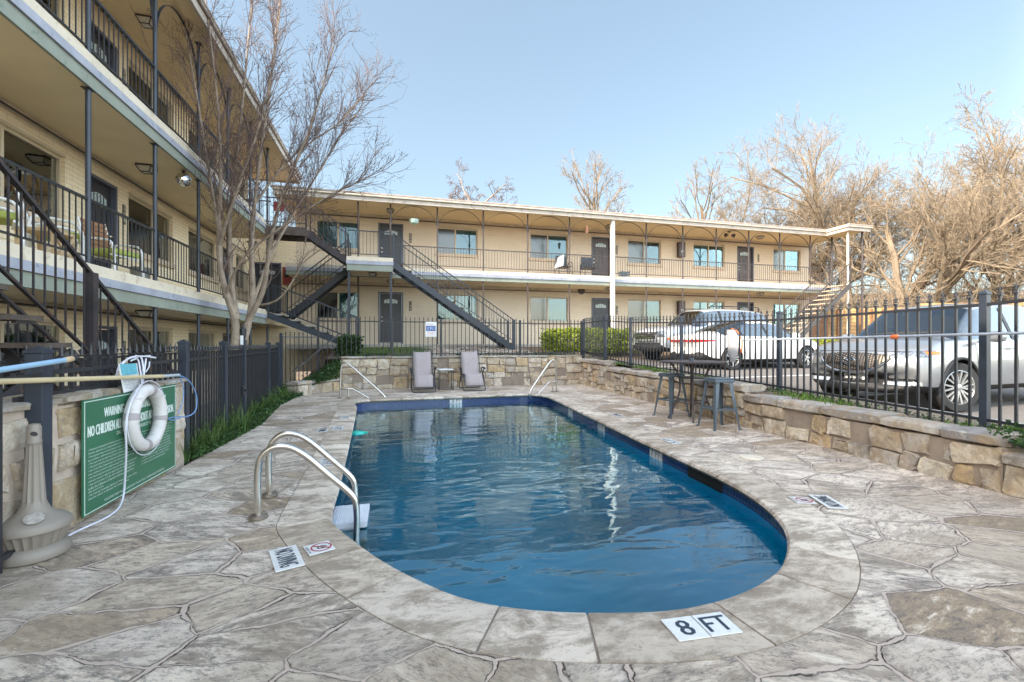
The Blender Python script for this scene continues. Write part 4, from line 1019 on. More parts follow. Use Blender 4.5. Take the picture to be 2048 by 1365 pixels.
# ------------------------------------------------------------------ trees
def limb(m,pts,r0,r1,n):
    N=len(pts); m.tube(pts,[lerp(r0,r1,i/(N-1)) for i in range(N)],n,cap=False)
def wander(p,d,L,k,R_,w,up=.0):
    pts=[p]; d=d.normalized(); ds=[]
    for i in range(k):
        d=(d+Vector((R_.gauss(0,w),R_.gauss(0,w),R_.gauss(0,w)+up))).normalized(); p=p+d*(L/k); pts.append(p); ds.append(d)
    return pts,ds
def branch(tr,cr,p,d,L,r,lv,mx,R_,P):
    k=P['k'][min(lv,len(P['k'])-1)]; pts,ds=wander(p,d,L,k,R_,P['w'],P['up'])
    r1=r*(.55 if lv<mx else .35); limb(tr if lv<P['tl'] else cr,pts,r,r1,7 if lv==0 else 5 if lv<P['tl'] else 3)
    if lv>=mx: return
    nc=P['n'][min(lv,len(P['n'])-1)]
    for c in range(nc):
        t=lerp(P['t0'],1,(c+R_.random())/nc); i=min(int(t*k),k-1); q=pts[i].lerp(pts[i+1],t*k-i); dd=ds[i]
        a=dd.orthogonal().normalized(); ang=R_.uniform(0,6.28); a=a*math.cos(ang)+dd.cross(a)*math.sin(ang); sp=R_.uniform(*P['ang'])
        nd=dd*math.cos(sp)+a*math.sin(sp)
        branch(tr,cr,q,nd,L*R_.uniform(*P['ls']),max(P.get('rm',.004),lerp(r,r1,t)*R_.uniform(.34,.58)),lv+1,mx,R_,P)
def tree(label,base,H,r,seed,P=None,stems=1,lean=(0,0),mats=('bark2','twig2'),name='bare_tree',group='bare winter trees behind the far wing and the lot',mx=5):
    R_=random.Random(seed); Q=dict(k=(7,5,4,3,3,2),w=.15,up=.05,tl=2,n=(13,8,6,4,4),t0=.26,ang=(.35,.95),ls=(.34,.56),rm=.009)
    if P: Q.update(P)
    t=thing(name,label,'tree',base,0,group); tr,cr=MB(),MB()
    for s_ in range(stems):
        d=Vector((lean[0]+R_.gauss(0,.22 if stems>1 else .03),lean[1]+R_.gauss(0,.2 if stems>1 else .03),1))
        branch(tr,cr,Vector(base),d,H*.68,r,0,mx,R_,Q)
    tr.build('trunk',M[mats[0]],t,smooth=True); cr.build('crown',M[mats[1]],t); return t
def gb(px,D): p=atd(px,680,D); return (p.x,p.y,.9)
tree('tall bare tree with dark upright trunk rising highest behind the right end of the wing',gb(1712,31),17.0,.36,31,P=dict(w=.11))
tree('wide bare tree with forked pale trunks leaning right beyond the cedar fence',gb(1838,27),13.0,.28,32,stems=2,lean=(.12,0),P=dict(w=.15))
tree('broad pale bare tree just left of the tallest tree',gb(1635,38),16.2,.27,33,P=dict(w=.15))
tree('bare tree at the right edge of the view with many fine golden twigs',gb(2010,30),13.3,.26,34,stems=2)
tree('bare tree leftmost of the right hand grove, partly behind the wing roof',gb(1545,42),15.5,.25,35,P=dict(w=.16))
tree('slender bare tree between the forked tree and the right edge tree',gb(1925,36),15.6,.25,36)
tree('rounded bare tree at the left end of the right hand grove',gb(1570,35),15.5,.24,51)
tree('slim bare tree with crooked limbs standing alone above the wing roof',gb(1432,44),20.,.22,37,P=dict(n=(15,8,6,4),w=.10,rm=.011,t0=.50,ls=(.24,.38),ang=(.35,.8)),mx=4)
tree('round crowned bare tree standing alone above the middle of the far roof',gb(1190,48),22.8,.26,38,P=dict(n=(22,9,7,4),w=.08,rm=.011,t0=.58,ls=(.22,.36),ang=(.4,1.)),mx=4)
tree('squat knobbly bare tree topping the far roof at left',gb(928,44),19.8,.26,44,P=dict(n=(22,9,7,4),w=.10,up=.0,rm=.016,t0=.62,ls=(.22,.36),ang=(.6,1.3)),mx=4,mats=('bark','twig'))
tree('low wide bare tree behind the wing roof just left of the grove',gb(1508,38),15.,.24,45)
tree('bare tree between the tallest tree and the forked tree, half hidden',gb(1775,34),14.,.24,46)
tree('fine twigged bare tree rising just above the right end of the wing roof',gb(1590,36),12.5,.2,42)
tree('low bare tree at the far right beside the street, twigs crossing the cars',gb(2100,24),11,.26,40,stems=3)
# winter brush thicket in front of and behind the cedar fence
m=MB(); R_=random.Random(77)
for k in range(2600):
    px=R_.uniform(1640,2120); D=R_.uniform(25,33); p=atd(px,680,D); p.z=.8; h=R_.uniform(2.0,5.2)
    pts,ds=wander(p,Vector((R_.gauss(0,.5),R_.gauss(0,.5),1)),h,5,R_,.25,-.05); m.tube(pts,[.03,.024,.02,.016,.012,.01],3,cap=False)
    for q in range(3):
        i=R_.randrange(1,5); pt,_=wander(pts[i],Vector((R_.gauss(0,1),R_.gauss(0,1),R_.uniform(-.2,.8))),h*.4,3,R_,.3); m.tube(pt,[.014,.012,.01,.008],3,cap=False)
tag(m.build('winter_brush',M['twig2']),kind='stuff')
# crepe myrtle in front of the left wing, main stems then twigs
def D_(px,py,D): return atd(px,py,D)
mt=thing('crepe_myrtle','many stemmed bare crepe myrtle with smooth tan trunks in front of the left wing','tree',tuple(D_(470,690,9.6).xy)+(-.5,))
tr,cr,sd=MB(),MB(),MB(); R_=random.Random(5)
stems=[([(462,790,9.5),(468,690,9.5),(474,640,9.5),(452,590,9.4),(438,530,9.3),(436,450,9.2),(443,370,9.1),(440,250,9.0),(425,120,8.9),(405,-60,8.8)],.125),
([(470,790,9.6),(482,700,9.6),(496,650,9.6),(505,590,9.7),(501,500,9.7),(508,410,9.8),(522,310,9.8),(540,180,9.9),(556,40,9.9),(570,-90,9.9)],.115),
([(505,605,9.7),(520,560,9.8),(545,500,10.),(580,440,10.2),(622,370,10.3),(668,290,10.4),(715,225,10.5)],.05),
([(474,640,9.5),(462,560,9.6),(458,470,9.8),(464,380,9.9),(478,270,10.),(492,140,10.1),(505,10,10.1),(512,-80,10.1)],.07),
([(498,640,9.6),(528,585,9.5),(536,520,9.3),(548,440,9.2),(575,360,9.1),(612,280,9.),(640,190,8.9),(668,90,8.9)],.07),
([(510,612,9.7),(556,606,9.5),(588,560,9.4),(600,530,9.3),(640,500,9.2)],.03),
([(452,590,9.4),(470,540,9.1),(500,500,9.),(560,455,8.9),(650,395,8.8),(745,350,8.7)],.035),
([(438,500,9.3),(455,430,9.),(490,340,8.8),(520,250,8.7),(545,150,8.6),(560,20,8.6)],.045),
([(436,450,9.2),(420,360,9.),(405,260,8.9),(385,150,8.8),(368,40,8.8)],.035),
([(508,410,9.8),(550,350,9.9),(610,290,10.),(680,250,10.),(735,180,10.)],.035)]
for pts,r in stems:
    P=[D_(*q) for q in pts]; Q=[]
    for i in range(len(P)-1):
        for k in range(3):
            t=k/3; Q.append(P[i].lerp(P[i+1],t)+Vector((R_.gauss(0,.012),R_.gauss(0,.012),0)))
    Q.append(P[-1]); N=len(Q)
    # smooth
    for _ in range(2): Q=[Q[0]]+[(Q[i-1]+Q[i]*2+Q[i+1])/4 for i in range(1,N-1)]+[Q[-1]]
    rad=[lerp(r*.88,.011,(i/(N-1))**.7) for i in range(N)]; tr.tube(Q,rad,9,cap=False)
    for i in range(3,N):
        if Q[i].z<2.3: continue
        nb=3 if Q[i].z>3.6 else 1 if i%2 else 0
        for c in range(nb):
            d=(Q[i]-Q[i-1]).normalized(); a=Vector((R_.gauss(0,1),R_.gauss(0,1),R_.gauss(0,.5)+.15)).normalized(); nd=(d*1.1+a*R_.uniform(.4,.85)+Vector((.02,0,.22))).normalized(); L=R_.uniform(.45,1.1)
            rr=max(.006,rad[i]*R_.uniform(.25,.5)); pt,ds=wander(Q[i],nd,L,5,R_,.13,.05); cr.tube(pt,[lerp(rr,.004,k/5) for k in range(6)],4,cap=False)
            for e in range(5):
                j=R_.randrange(1,6); dd=ds[min(j,4)]; b=Vector((R_.gauss(0,1),R_.gauss(0,1),R_.gauss(0,1))).normalized(); p2,d2=wander(pt[j],(dd+b*.6).normalized(),L*R_.uniform(.35,.7),4,R_,.14,.05); cr.tube(p2,[.0045,.004,.0035,.003,.0025],3,cap=False)
                for f in range(3):
                    j2=R_.randrange(1,5); b=Vector((R_.gauss(0,1),R_.gauss(0,1),R_.gauss(0,1))).normalized(); p3,_=wander(p2[j2],(d2[min(j2,3)]+b*.7).normalized(),L*R_.uniform(.15,.35),3,R_,.16,.04); cr.tube(p3,[.003,.0028,.0025,.002],3,cap=False)
                    if R_.random()<.10:
                        for s_ in range(9):
                            q=p3[-1]+Vector((R_.gauss(0,.05),R_.gauss(0,.05),R_.gauss(0,.06))); s=.009; sd.add([q+Vector((s,0,0)),q+Vector((-s,0,0)),q+Vector((0,s,0)),q+Vector((0,-s,0)),q+Vector((0,0,s)),q+Vector((0,0,-s))],[(0,2,4),(2,1,4),(1,3,4),(3,0,4),(2,0,5),(1,2,5),(3,1,5),(0,3,5)])
tr.build('trunk',M['bark'],mt,smooth=True); cr.build('crown',M['twig'],mt); sd.build('seed_heads',M['darktwig'],mt)
# ------------------------------------------------------------------ pool furniture and fittings
def onpl(px,py,p,q):
    r=ray(px,py); dx,dy=q[0]-p[0],q[1]-p[1]; det=r[0]*(-dy)+r[1]*dx; t=(p[0]*(-dy)+p[1]*dx)/det
    return Vector((r[0]*t,r[1]*t,EYE+r[2]*t))
def rounded(pts,n=5,k=.35):
    pts=[Vector(p) for p in pts]; out=[pts[0]]
    for i in range(1,len(pts)-1):
        a=pts[i].lerp(pts[i-1],k); b=pts[i].lerp(pts[i+1],k)
        for j in range(n+1):
            t=j/n; out.append(a*(1-t)**2+pts[i]*2*t*(1-t)+b*t*t)
    out.append(pts[-1]); return out
def textfit(mb,body,w,h,Mx,depth=.001,align='CENTER'):
    tmp=MB(); text_mb(tmp,body,1,Matrix.Identity(4),0,1,align)
    xs_=[v[0] for v in tmp.v]; ys_=[v[1] for v in tmp.v]; W=max(xs_)-min(xs_); H=max(ys_)-min(ys_); cx=(max(xs_)+min(xs_))/2 if align=='CENTER' else min(xs_); cy=(max(ys_)+min(ys_))/2
    mb.add([Mx@Vector(((x-cx)*w/W,(y-cy)*h/H,depth)) for x,y,z in tmp.v],[f for f in tmp.f])
# ladder
t=thing('pool_ladder','stainless steel pool ladder with two looped handrails and a white plastic step','pool ladder',(-.98,3.9,0))
pr=[(517,1037),(514,960),(519,915),(545,893),(580,893),(612,911),(655,948),(700,985),(712,1003),(714,1040),(712,1110)]
P=[ony(a,b,3.66) for a,b in pr]; P[0].z=0
for dy,dx in ((0,0),(.50,-.05)):
    m=MB(); m.tube(rounded([p+Vector((dx,dy,0)) for p in P],3,.4),.0245,14); m.build('handrail',M['steel'],t,smooth=True)
    m=MB(); m.lathe([(.066,0),(.066,.012),(.052,.024),(.026,.026)],tuple(P[0]+Vector((dx,dy,.004))),24); m.build('flange',M['flange'],t,smooth=True)
xe=P[-2].x
pl=paint('white_step_plastic',(.62,.66,.72),.45,.05,8)
for k,(z,xa) in enumerate(((-.115,-.50),(-.50,-.38),(-.85,-.34))):
    m=MB(); m.box(xa,xe+.07,3.72,4.12,z-.05,z)
    for i in range(12): 
        if k==0: m.box(xa+.01+i*(xe-xa)/12.,xa+.024+i*(xe-xa)/12.,3.73,4.11,z+.0005,z+.006)
    m.build('step',pl,t,bevel=.008)
m=MB(); m.box(-.49,xe-.02,3.725,3.735,-.40,-.17); m.box(xe+.02,xe+.055,3.74,4.10,-.80,-.17); m.build('riser',pl,t)
# grab rails at the shallow end
def grab(label,pix,pixb,A,B,base2):
    t=thing('grab_rail',label,'grab rail',(A[0],A[1],0)); P=[onpl(a,b,A,B) for a,b in pix]; P[0].z=0
    m=MB(); m.tube(rounded(P,4,.3),.021,12); m.build('rail',M['steel'],t,smooth=True)
    q=P[0].lerp(P[-1],0); b2=Vector((base2[0],base2[1],0)); m=MB(); m.tube([b2,b2+Vector((0,0,P[-1].z+.0))],.019,10); m.tube([(P[0].x,P[0].y,P[-1].z),b2+Vector((0,0,P[-1].z)),P[-1]],.019,10); m.build('support',M['steel'],t,smooth=True)
    m=MB()
    for b in (P[0],b2): m.lathe([(.05,0),(.05,.012),(.022,.02)],(b.x,b.y,.003),16)
    m.build('flange',M['flange'],t,smooth=True)
e=onz(768,806,-.12); grab('stainless grab rail at the shallow end, left of the loungers',[(680,797),(682,728),(693,724),(762,785),(771,795),(768,804),(756,807),(705,778)],None,(-1.25,11.25),(e.x,e.y),(-1.06,11.18))
e=onz(1062,798,-.12); grab('stainless grab rail at the shallow end, right of the loungers',[(1113,784),(1111,722),(1103,719),(1063,778),(1058,790),(1064,798),(1070,796),(1099,764)],None,(4.17,11.32),(e.x,e.y),(4.05,11.30))
# loungers
def lounger(label,x,y):
    t=thing('zero_gravity_lounger',label,'lounge chair',(x,y,0),0,'folding sling loungers against the rubble wall'); W=.235
    prof=[(-.60,.14),(-.52,.26),(-.44,.40),(-.36,.46),(-.20,.43),(0,.40),(.08,.46),(.18,.66),(.28,.88),(.36,1.06)]
    def sl(pr,n):
        m=MB(); vs=[]
        for (yy,z) in pr: vs+= [(x-W,y+yy,z),(x-W*.5,y+yy,z-.012),(x,y+yy,z-.016),(x+W*.5,y+yy,z-.012),(x+W,y+yy,z)]
        m.add(vs,[(i*5+k,i*5+k+1,i*5+5+k+1,i*5+5+k) for i in range(len(pr)-1) for k in range(4)]); o=m.build(n,M['sling'],t,smooth=True); so=o.modifiers.new('s','SOLIDIFY'); so.thickness=.008; return o
    sl(prof[:5]+[prof[5]],'leg_sling'); sl(prof[5:],'back_sling')
    m=MB(); m.box(x-.17,x+.17,y+.235,y+.30,.90,1.03); 
    o=MB()
    for s in (-1,1):
        xx=x+s*(W+.035); pts=[(xx,y+a,b) for a,b in prof]; o.tube(rounded(pts,2,.3),.012,8)
        for a,b in zip(prof,prof[1:]):
            for k in range(4):
                u=(k+.5)/4; p=Vector((x+s*W,y+lerp(a[0],b[0],u),lerp(a[1],b[1],u))); o.tube([p,p+Vector((s*.035,0,.006))],.003,4)
    o.tube([(x-W-.035,y+.36,1.06),(x-W-.03,y+.39,1.12),(x+W+.03,y+.39,1.12),(x+W+.035,y+.36,1.06)],.012,8); o.tube([(x-W-.035,y-.6,.14),(x+W+.035,y-.6,.14)],.012,8)
    o.build('frame',M['navy'],t,smooth=True)
    f=MB()
    for (ya,yb,yt) in ((-.62,-.50,.10),(.30,.20,-.28)):
        f.tube(rounded([(x-.31,y+yt,.60),(x-.31,y+yb,.06),(x-.29,y+ya,.014),(x+.29,y+ya,.014),(x+.31,y+yb,.06),(x+.31,y+yt,.60)],4,.3),.012,8)
    f.tube([(x-.31,y+.02,.32),(x+.31,y+.02,.32)],.010,6); f.build('leg_frame',M['navy'],t,smooth=True)
    for s in (-1,1):
        a=MB(); a.tube([(x+s*.33,y-.34,.585),(x+s*.33,y-.22,.61),(x+s*.325,y,.605),(x+s*.32,y+.16,.585)],[.018,.026,.024,.016],8); a.build('armrest',M['black'],t,smooth=True)
a=onz(840,781); b=onz(936,779)
lounger('taupe sling lounger left of the small side table',a.x+.07,12.55); lounger('taupe sling lounger right of the small side table',b.x+.1,12.62)
c=onz(890,778); t=thing('side_table','small square side table with white top between the two loungers','side table',(c.x,12.72,0)); x,y=c.x,12.72
m=MB(); m.box(x-.20,x+.20,y-.2,y+.2,.545,.57); m.build('table_top',M['white'],t,bevel=.004)
m=MB()
for sx in(-1,1):
    for sy in (-1,1): m.box(x+sx*.19-.009,x+sx*.19+.009,y+sy*.19-.009,y+sy*.19+.009,0,.544)
for z in (.01,.52):
    for s in(-1,1): m.bar((x-.18,y+s*.19,z+.01),(x+.18,y+s*.19,z+.01),.016,.016); m.bar((x+s*.19,y-.18,z+.01),(x+s*.19,y+.18,z+.01),.016,.016)
m.build('frame',M['black'],t)
# bar set
def stool(label,c,rz):
    t=thing('bar_stool',label,'bar stool',(c[0],c[1],0),rz,'grey metal bar stools around the tall table'); x=y=0
    m=MB(); N=6; h=.155
    m.box(-h,h,-h,h,.745,.762); m.box(-h-.004,h+.004,-h-.004,h+.004,.70,.744); m.build('seat',M['grey'],t,bevel=.018,local=True)
    for sx in(-1,1):
        for sy in(-1,1):
            l=MB(); a=Vector((sx*.135,sy*.135,.72)); b=Vector((sx*.215,sy*.215,.0)); w0,w1=.062,.028
            for (ux,uy) in ((-sx,0),(0,-sy)):
                u=Vector((ux,uy,0)); n_=Vector((0,0,0)); k=Vector((-uy,ux,0))*.0
                o1=a; o2=b; th=Vector((abs(uy)*sx,abs(ux)*sy,0))*.004
                l.add([o1,o1+u*w0,o2+u*w1,o2,o1-th,o1+u*w0-th,o2+u*w1-th,o2-th],[(0,1,2,3),(7,6,5,4),(0,4,5,1),(1,5,6,2),(2,6,7,3),(3,7,4,0)])
            l.box(b.x-.016,b.x+.016,b.y-.016,b.y+.016,0,.02); l.build('leg',M['grey'],t,local=True)
    r=MB(); k=.178; z=.30
    for s in(-1,1): r.bar((-k,s*k,z),(k,s*k,z),.008,.03); r.bar((s*k,-k,z+.002),(s*k,k,z+.002),.008,.03)
    r.build('footrest',M['grey'],t,local=True)
s1=atd(1343,748,7.95); s2=atd(1437,757,6.85)
stool('blue grey metal stool on the far side of the tall table',(s1.x,s1.y),R(8)); stool('blue grey metal stool in front of the tall table, nearer the camera',(s2.x,s2.y),R(-4))
tx,ty=4.86,6.60
t=thing('bar_table','tall round bronze metal bar table with curved legs beside the low stone wall','bar table',(tx,ty,0))
m=MB(); m.lathe([(.48,.955),(.52,.96),(.525,.98),(.515,.99),(.1,.992)],(tx,ty,0),40); m.build('table_top',M['brown'],t,smooth=True)
m=MB(); m.lathe([(.24,.70),(.245,.71),(.24,.72)],(tx,ty,0),28); m.build('shelf',M['black'],t)
for k in range(4):
    a=R(45+90*k+12); d=Vector((math.cos(a),math.sin(a),0)); c=Vector((tx,ty,0)); l=MB()
    l.tube(rounded([c+d*.34+Vector((0,0,.955)),c+d*.19+Vector((0,0,.74)),c+d*.19+Vector((0,0,.42)),c+d*.38],6,.45),.016,10); l.build('leg',M['brown'],t,smooth=True)
m=MB(); m.tube([(tx+.235*math.cos(i*R(15)),ty+.235*math.sin(i*R(15)),.30) for i in range(24)],.010,8,closed=True); m.build('footrest',M['brown'],t,smooth=True)
ah=Vector((4.78,6.50,0)); t=thing('ashtray','small grey cup standing on the tall bar table','cup',(ah.x,ah.y,.992)); m=MB(); m.lathe([(.035,0),(.045,.05),(.038,.05),(.03,.01)],(ah.x,ah.y,.992),16); m.build('cup',M['grey'],t,smooth=True)
# green rules sign
t=thing('rules_sign','large green pool rules sign with white lettering behind the life ring','sign',(-2.19,4.57,.03)); sy0,sy1,sz0,sz1=3.87,5.27,.035,.875; X=-2.150
m=MB(); m.box(X-.012,X,sy0,sy1,sz0,sz1); m.build('panel',M['green_sign'],t,bevel=.002)
m=MB(); e=.012
for q in ((sy0+e,sy1-e,sz0+e,sz0+e+.006),(sy0+e,sy1-e,sz1-e-.006,sz1-e),(sy0+e,sy0+e+.006,sz0+e+.006,sz1-e-.006),(sy1-e-.006,sy1-e,sz0+e+.006,sz1-e-.006)): m.box(X,X+.0015,*q)
m.build('border',M['signwhite'],t)
F=lambda y,z:frame((X,y,z),(0,1,0),(0,0,1)); m=MB(); mid=(sy0+sy1)/2
def bold(m,s_,w,h,y,z,al='CENTER',k=.004):
    for d in (-k,0,k): textfit(m,s_,w,h,F(y+d,z),.001+d*.05,al)
bold(m,'WARNING - NO LIFEGUARD ON DUTY.',.96,.072,mid+.02,.755,'CENTER',.003); bold(m,'NO CHILDREN ALLOWED WITHOUT ADULT SUPERVISION.',1.30,.078,mid,.640,'CENTER',.0035); textfit(m,'DIAL 911 FOR POLICE EMERGENCY OR MEDICAL',.66,.030,F(mid+.03,.568))
m.build('headline',M['signwhite'],t)
m=MB(); L1=['• Persons using pool facilities do so at their own risk.','   Owner assumes no responsibility for accident or injury.','• Pool guests may not be present unless accompanied','   by resident, without exception, hours respectfully.','• The pool may be used only between 8:00am - 10:00pm.','• The pool may be used only by residents and their guests.','• No more than 2 guests per unit may use the pool at any','   time without owner\'s express approval.','• No food may be served or eaten in the pool area at any time','   without owner\'s express approval. No glass containers.','• Any person who is, in the sole judgement of management,','   under the influence of alcohol shall be excluded from','   the pool area.','• No running, horseplay, fighting or dangerous conduct which','   disturbs others is allowed. No diving allowed.']
zz=.505
for i,s_ in enumerate(L1):
    w=.60*min(1,len(s_)/60.)*1.05; textfit(m,s_,w,.016,F(sy0+.055,zz),.001,'LEFT'); zz-=.0255 if s_.startswith('   ') or i in(0,) else .0255
L2=['All persons using pool must shower before entering.','No pets are permitted within the pool enclosure.','Wheeled vehicles, bicycles, scooters and skates are','not permitted within the pool deck at any time.','Keep gates closed and latched at all times.','Do not swim alone. Radios and music must be kept','at low volume. Persons in violation may be asked','to leave. Proper swimming attire is required and','street clothes are not permitted in the pool area.','• Owner reserves the right to deny use of pool','to anyone at any time. These rules are subject','to revision, please report any hazards.']
zz=.505
for s_ in L2: textfit(m,s_,.56*min(1,len(s_)/52.),.016,F(sy0+.76,zz),.001,'LEFT'); zz-=.0255
textfit(m,'VIOLATING THESE RULES IS GROUNDS FOR EVICTION. OWNER\'S RIGHT IS RESERVED.',.92,.018,F(mid,.085)); m.build('small_print',M['signwhite'],t)
# life ring and rope
RC=Vector((-2.085,4.575,.64)); t=thing('life_ring','scuffed white life ring with grey straps hanging over the green sign','life ring',tuple(RC))
def rp(a,r,out=0): return RC+Vector((out,math.cos(a)*r,math.sin(a)*r))
m=MB(); m.tube([rp(i*R(7.5),.236) for i in range(48)],.053,14,closed=True); m.build('ring',M['ring'],t,smooth=True)
for a0 in (80,170,260,350):
    m=MB(); vs=[]
    for k in range(4):
        a=R(a0+k*4-6)
        for j in range(15):
            b=R(j*360/14); c=rp(a,.236+.0565*math.cos(b)); c.x+=.0565*math.sin(b); vs.append(c)
    m.add(vs,[(k*15+j,k*15+j+1,k*15+16+j,k*15+15+j) for k in range(3) for j in range(14)]); m.build('strap',M['strap'],t,smooth=True)
m=MB()
for i in range(4):
    A_=rp(R(80+90*i),.312,.01); B_=rp(R(170+90*i),.312,.01); pts=[]
    for k in range(9): 
        u=k/8; p=rp(R(80+90*i+90*u),.318,.012); pts.append(p)
    m.tube(pts,.004,5,cap=False)
m.build('grab_line',M['rope'],t,smooth=True)
t=thing('rope','white rope knotted over the fence rail and trailing across the paving','rope',(-2.17,4.6,1.1)); m=MB()
m.tube(rounded([onx(272,712,-2.2),onx(283,714,-2.2),onx(287,740,-2.18),onx(285,765,-2.13)],4),.008,6); m.tube(rounded([onx(262,722,-2.2),onx(276,716,-2.22),onx(281,745,-2.16),onx(284,768,-2.12)],4),.007,6)
m.tube(rounded([onx(240,745,-2.2),onx(246,725,-2.2),onx(262,714,-2.21),onx(290,713,-2.2),onx(311,716,-2.2)],4),.008,6); m.tube(rounded([onx(232,755,-2.22),onx(238,730,-2.22),onx(258,716,-2.21),onx(300,712,-2.2)],4),.007,6); m.tube([onx(292,718,-2.19),onx(289,740,-2.17),onx(286,764,-2.12)],.007,6)
m.tube(rounded([onx(291,745,-2.2),onx(298,735,-2.19),onx(299,724,-2.2)],4),.006,6)
m.build('knot',M['rope'],t,smooth=True); m=MB()
P=[onx(284,768,-2.12),onx(262,800,-2.02),onx(250,850,-2.02),onx(253,900,-2.05),onx(250,960,-2.11),onx(247,995,-2.12)]+[onz(238,1018,.012),onz(215,1035,.012),onz(190,1047,.012),onz(160,1060,.012),onz(125,1078,.012)]
m.tube(rounded(P,3,.4),.0075,7); m.build('tail',M['rope'],t,smooth=True)
t=thing('hanging_card','small blue and white laminated notice tied to the fence above the life ring','notice',(-2.15,4.3,1.05)); a,b,c_,d=onx(237,729,-2.17),onx(274,727,-2.17),onx(282,778,-2.15),onx(248,786,-2.15)
m=MB(); m.add([a,b,c_,d]+[v-Vector((.004,0,0)) for v in (a,b,c_,d)],[(3,2,1,0),(4,5,6,7),(0,1,5,4),(1,2,6,5),(2,3,7,6),(3,0,4,7)]); m.build('card',M['white'],t)
m=MB(); e=Vector((.002,0,0)); m.add([a.lerp(b,.06)+e,b.lerp(a,.06)+e,b.lerp(c_,.42)+e+(a-b)*.06,a.lerp(d,.40)+e+(b-a)*.06],[(3,2,1,0)]); m.build('printed_band',paint('teal_print',(.12,.40,.50),.5,.2,40),t)
m=MB()
for i in range(6): 
    u=.52+i*.07; p=a.lerp(d,u); q=b.lerp(c_,u); Mx=frame(p.lerp(q,.5)+e,(q-p),(a-d)); textfit(m,['Swim safely here','Watch children','No glass please','Shower before use','Call for help 911','Thank you all'][i],(q-p).length*.8,.009,Mx,.0005)
m.build('print',M['grey'],t)
# poles
t=thing('telescopic_pole','long tan telescopic pool pole hooked along the fence above the sign','pool pole',(-2.1,3.4,1.1)); m=MB(); m.tube([onx(-260,772,-2.09),onx(325,753,-2.09)],.017,10); m.build('shaft',M['pole_tan'],t,smooth=True); m=MB(); m.tube([onx(325,753,-2.09),onx(358,750.5,-2.09)],.0145,10); m.build('end_sleeve',paint('pale_sleeve',(.42,.47,.52),.4),t,smooth=True)
t=thing('brush_pole','light blue pole with a raw wooden tip at the far left','pool pole',(-2.0,2.5,1.15)); m=MB(); m.tube([onx(-200,771,-2.0),onx(128,721,-2.0)],.0165,10); m.build('shaft',M['pole_blue'],t,smooth=True); m=MB(); m.tube([onx(128,721,-2.0),onx(143,718,-2.0),onx(147,717.5,-2.0)],[.017,.019,.008],10); m.build('wooden_tip',M['tanwood'],t,smooth=True)
t=thing('hose','thin blue hose looped around the end of the sign wall','hose',(-2.1,5.3,.9)); m=MB(); m.tube(rounded([onx(362,752,-2.1),onx(380,762,-2.08),onx(394,790,-2.05),(onx(393,822,-2.05)),onx(378,834,-2.08),onx(350,834,-2.12),onx(334,838,-2.12),onx(345,842,-2.12),onx(360,836,-2.1)],5,.45),.006,7); m.tube(rounded([onx(360,752,-2.1),onx(368,775,-2.1),onx(366,805,-2.1),onx(356,828,-2.11)],4,.4),.005,6); m.build('tube',M['hose'],t,smooth=True)
# smokers pole
c=onz(68,1112); t=thing('cigarette_receptacle','taupe plastic outdoor ashtray with a fluted neck by the sign wall','ashtray bin',(c.x,c.y,0)); 
def fluted(prof,n,amp,k):
    m=MB(); vs=[];N=n
    for (r,z,a) in prof:
        for i in range(N):
            th=2*math.pi*i/N; rr=r*(1+a*(.5-.5*math.cos(k*th))**.5*-1); vs.append((c.x+rr*.88*math.cos(th),c.y+rr*.88*math.sin(th),z))
    m.add(vs,[(i*N+j,i*N+(j+1)%N,(i+1)*N+(j+1)%N,(i+1)*N+j) for i in range(len(prof)-1) for j in range(N)]+[tuple((len(prof)-1)*N+j for j in range(N))]); return m
fluted([(.165,0,0),(.185,.008,0),(.19,.035,0),(.175,.065,0),(.150,.080,0),(.150,.081,.07),(.185,.165,.07),(.187,.166,0),(.195,.17,0),(.195,.20,0),(.185,.212,0)],144,.07,24).build('base',M['taupe'],t,smooth=True)
fluted([(.185,.212,0),(.17,.225,0),(.12,.25,0),(.085,.275,0),(.07,.305,0)],96,0,1).build('lid',M['taupe'],t,smooth=True)
fluted([(.07,.305,0),(.062,.325,.0),(.060,.34,.14),(.040,.66,.14),(.039,.68,0),(.041,.682,0),(.041,.695,0),(.038,.70,0),(.038,.775,0),(.030,.795,0),(.01,.80,0)],120,.14,12).build('neck',M['taupe'],t,smooth=True)
cd=(Vector((0,0,.6))-Vector((c.x,c.y,0))); cd.z=0; cd.normalize()
p=Vector((c.x,c.y,0))+cd*.114+Vector((0,0,.254)); nrm=(cd+Vector((0,0,1.9))).normalized(); m=MB(); m.lathe([(.044,-.004),(.046,.004),(.03,.006),(.005,.006)],(0,0,0),20); m.xf(Matrix.Translation(p)@Vector((0,0,1)).rotation_difference(nrm).to_matrix().to_4x4()); m.build('medallion',paint('embossed_medallion',(.33,.30,.27),.5,.3,60,bump=.6,bscale=120),t)
p=Vector((c.x,c.y,.74))+cd*.0335; m=MB(); m.lathe([(.013,-.003),(.013,.0015),(.001,.0015)],(0,0,0),14,sx=1.3); m.xf(Matrix.Translation(p)@Vector((0,0,1)).rotation_difference(cd).to_matrix().to_4x4()); m.build('opening',M['blackplastic'],t)
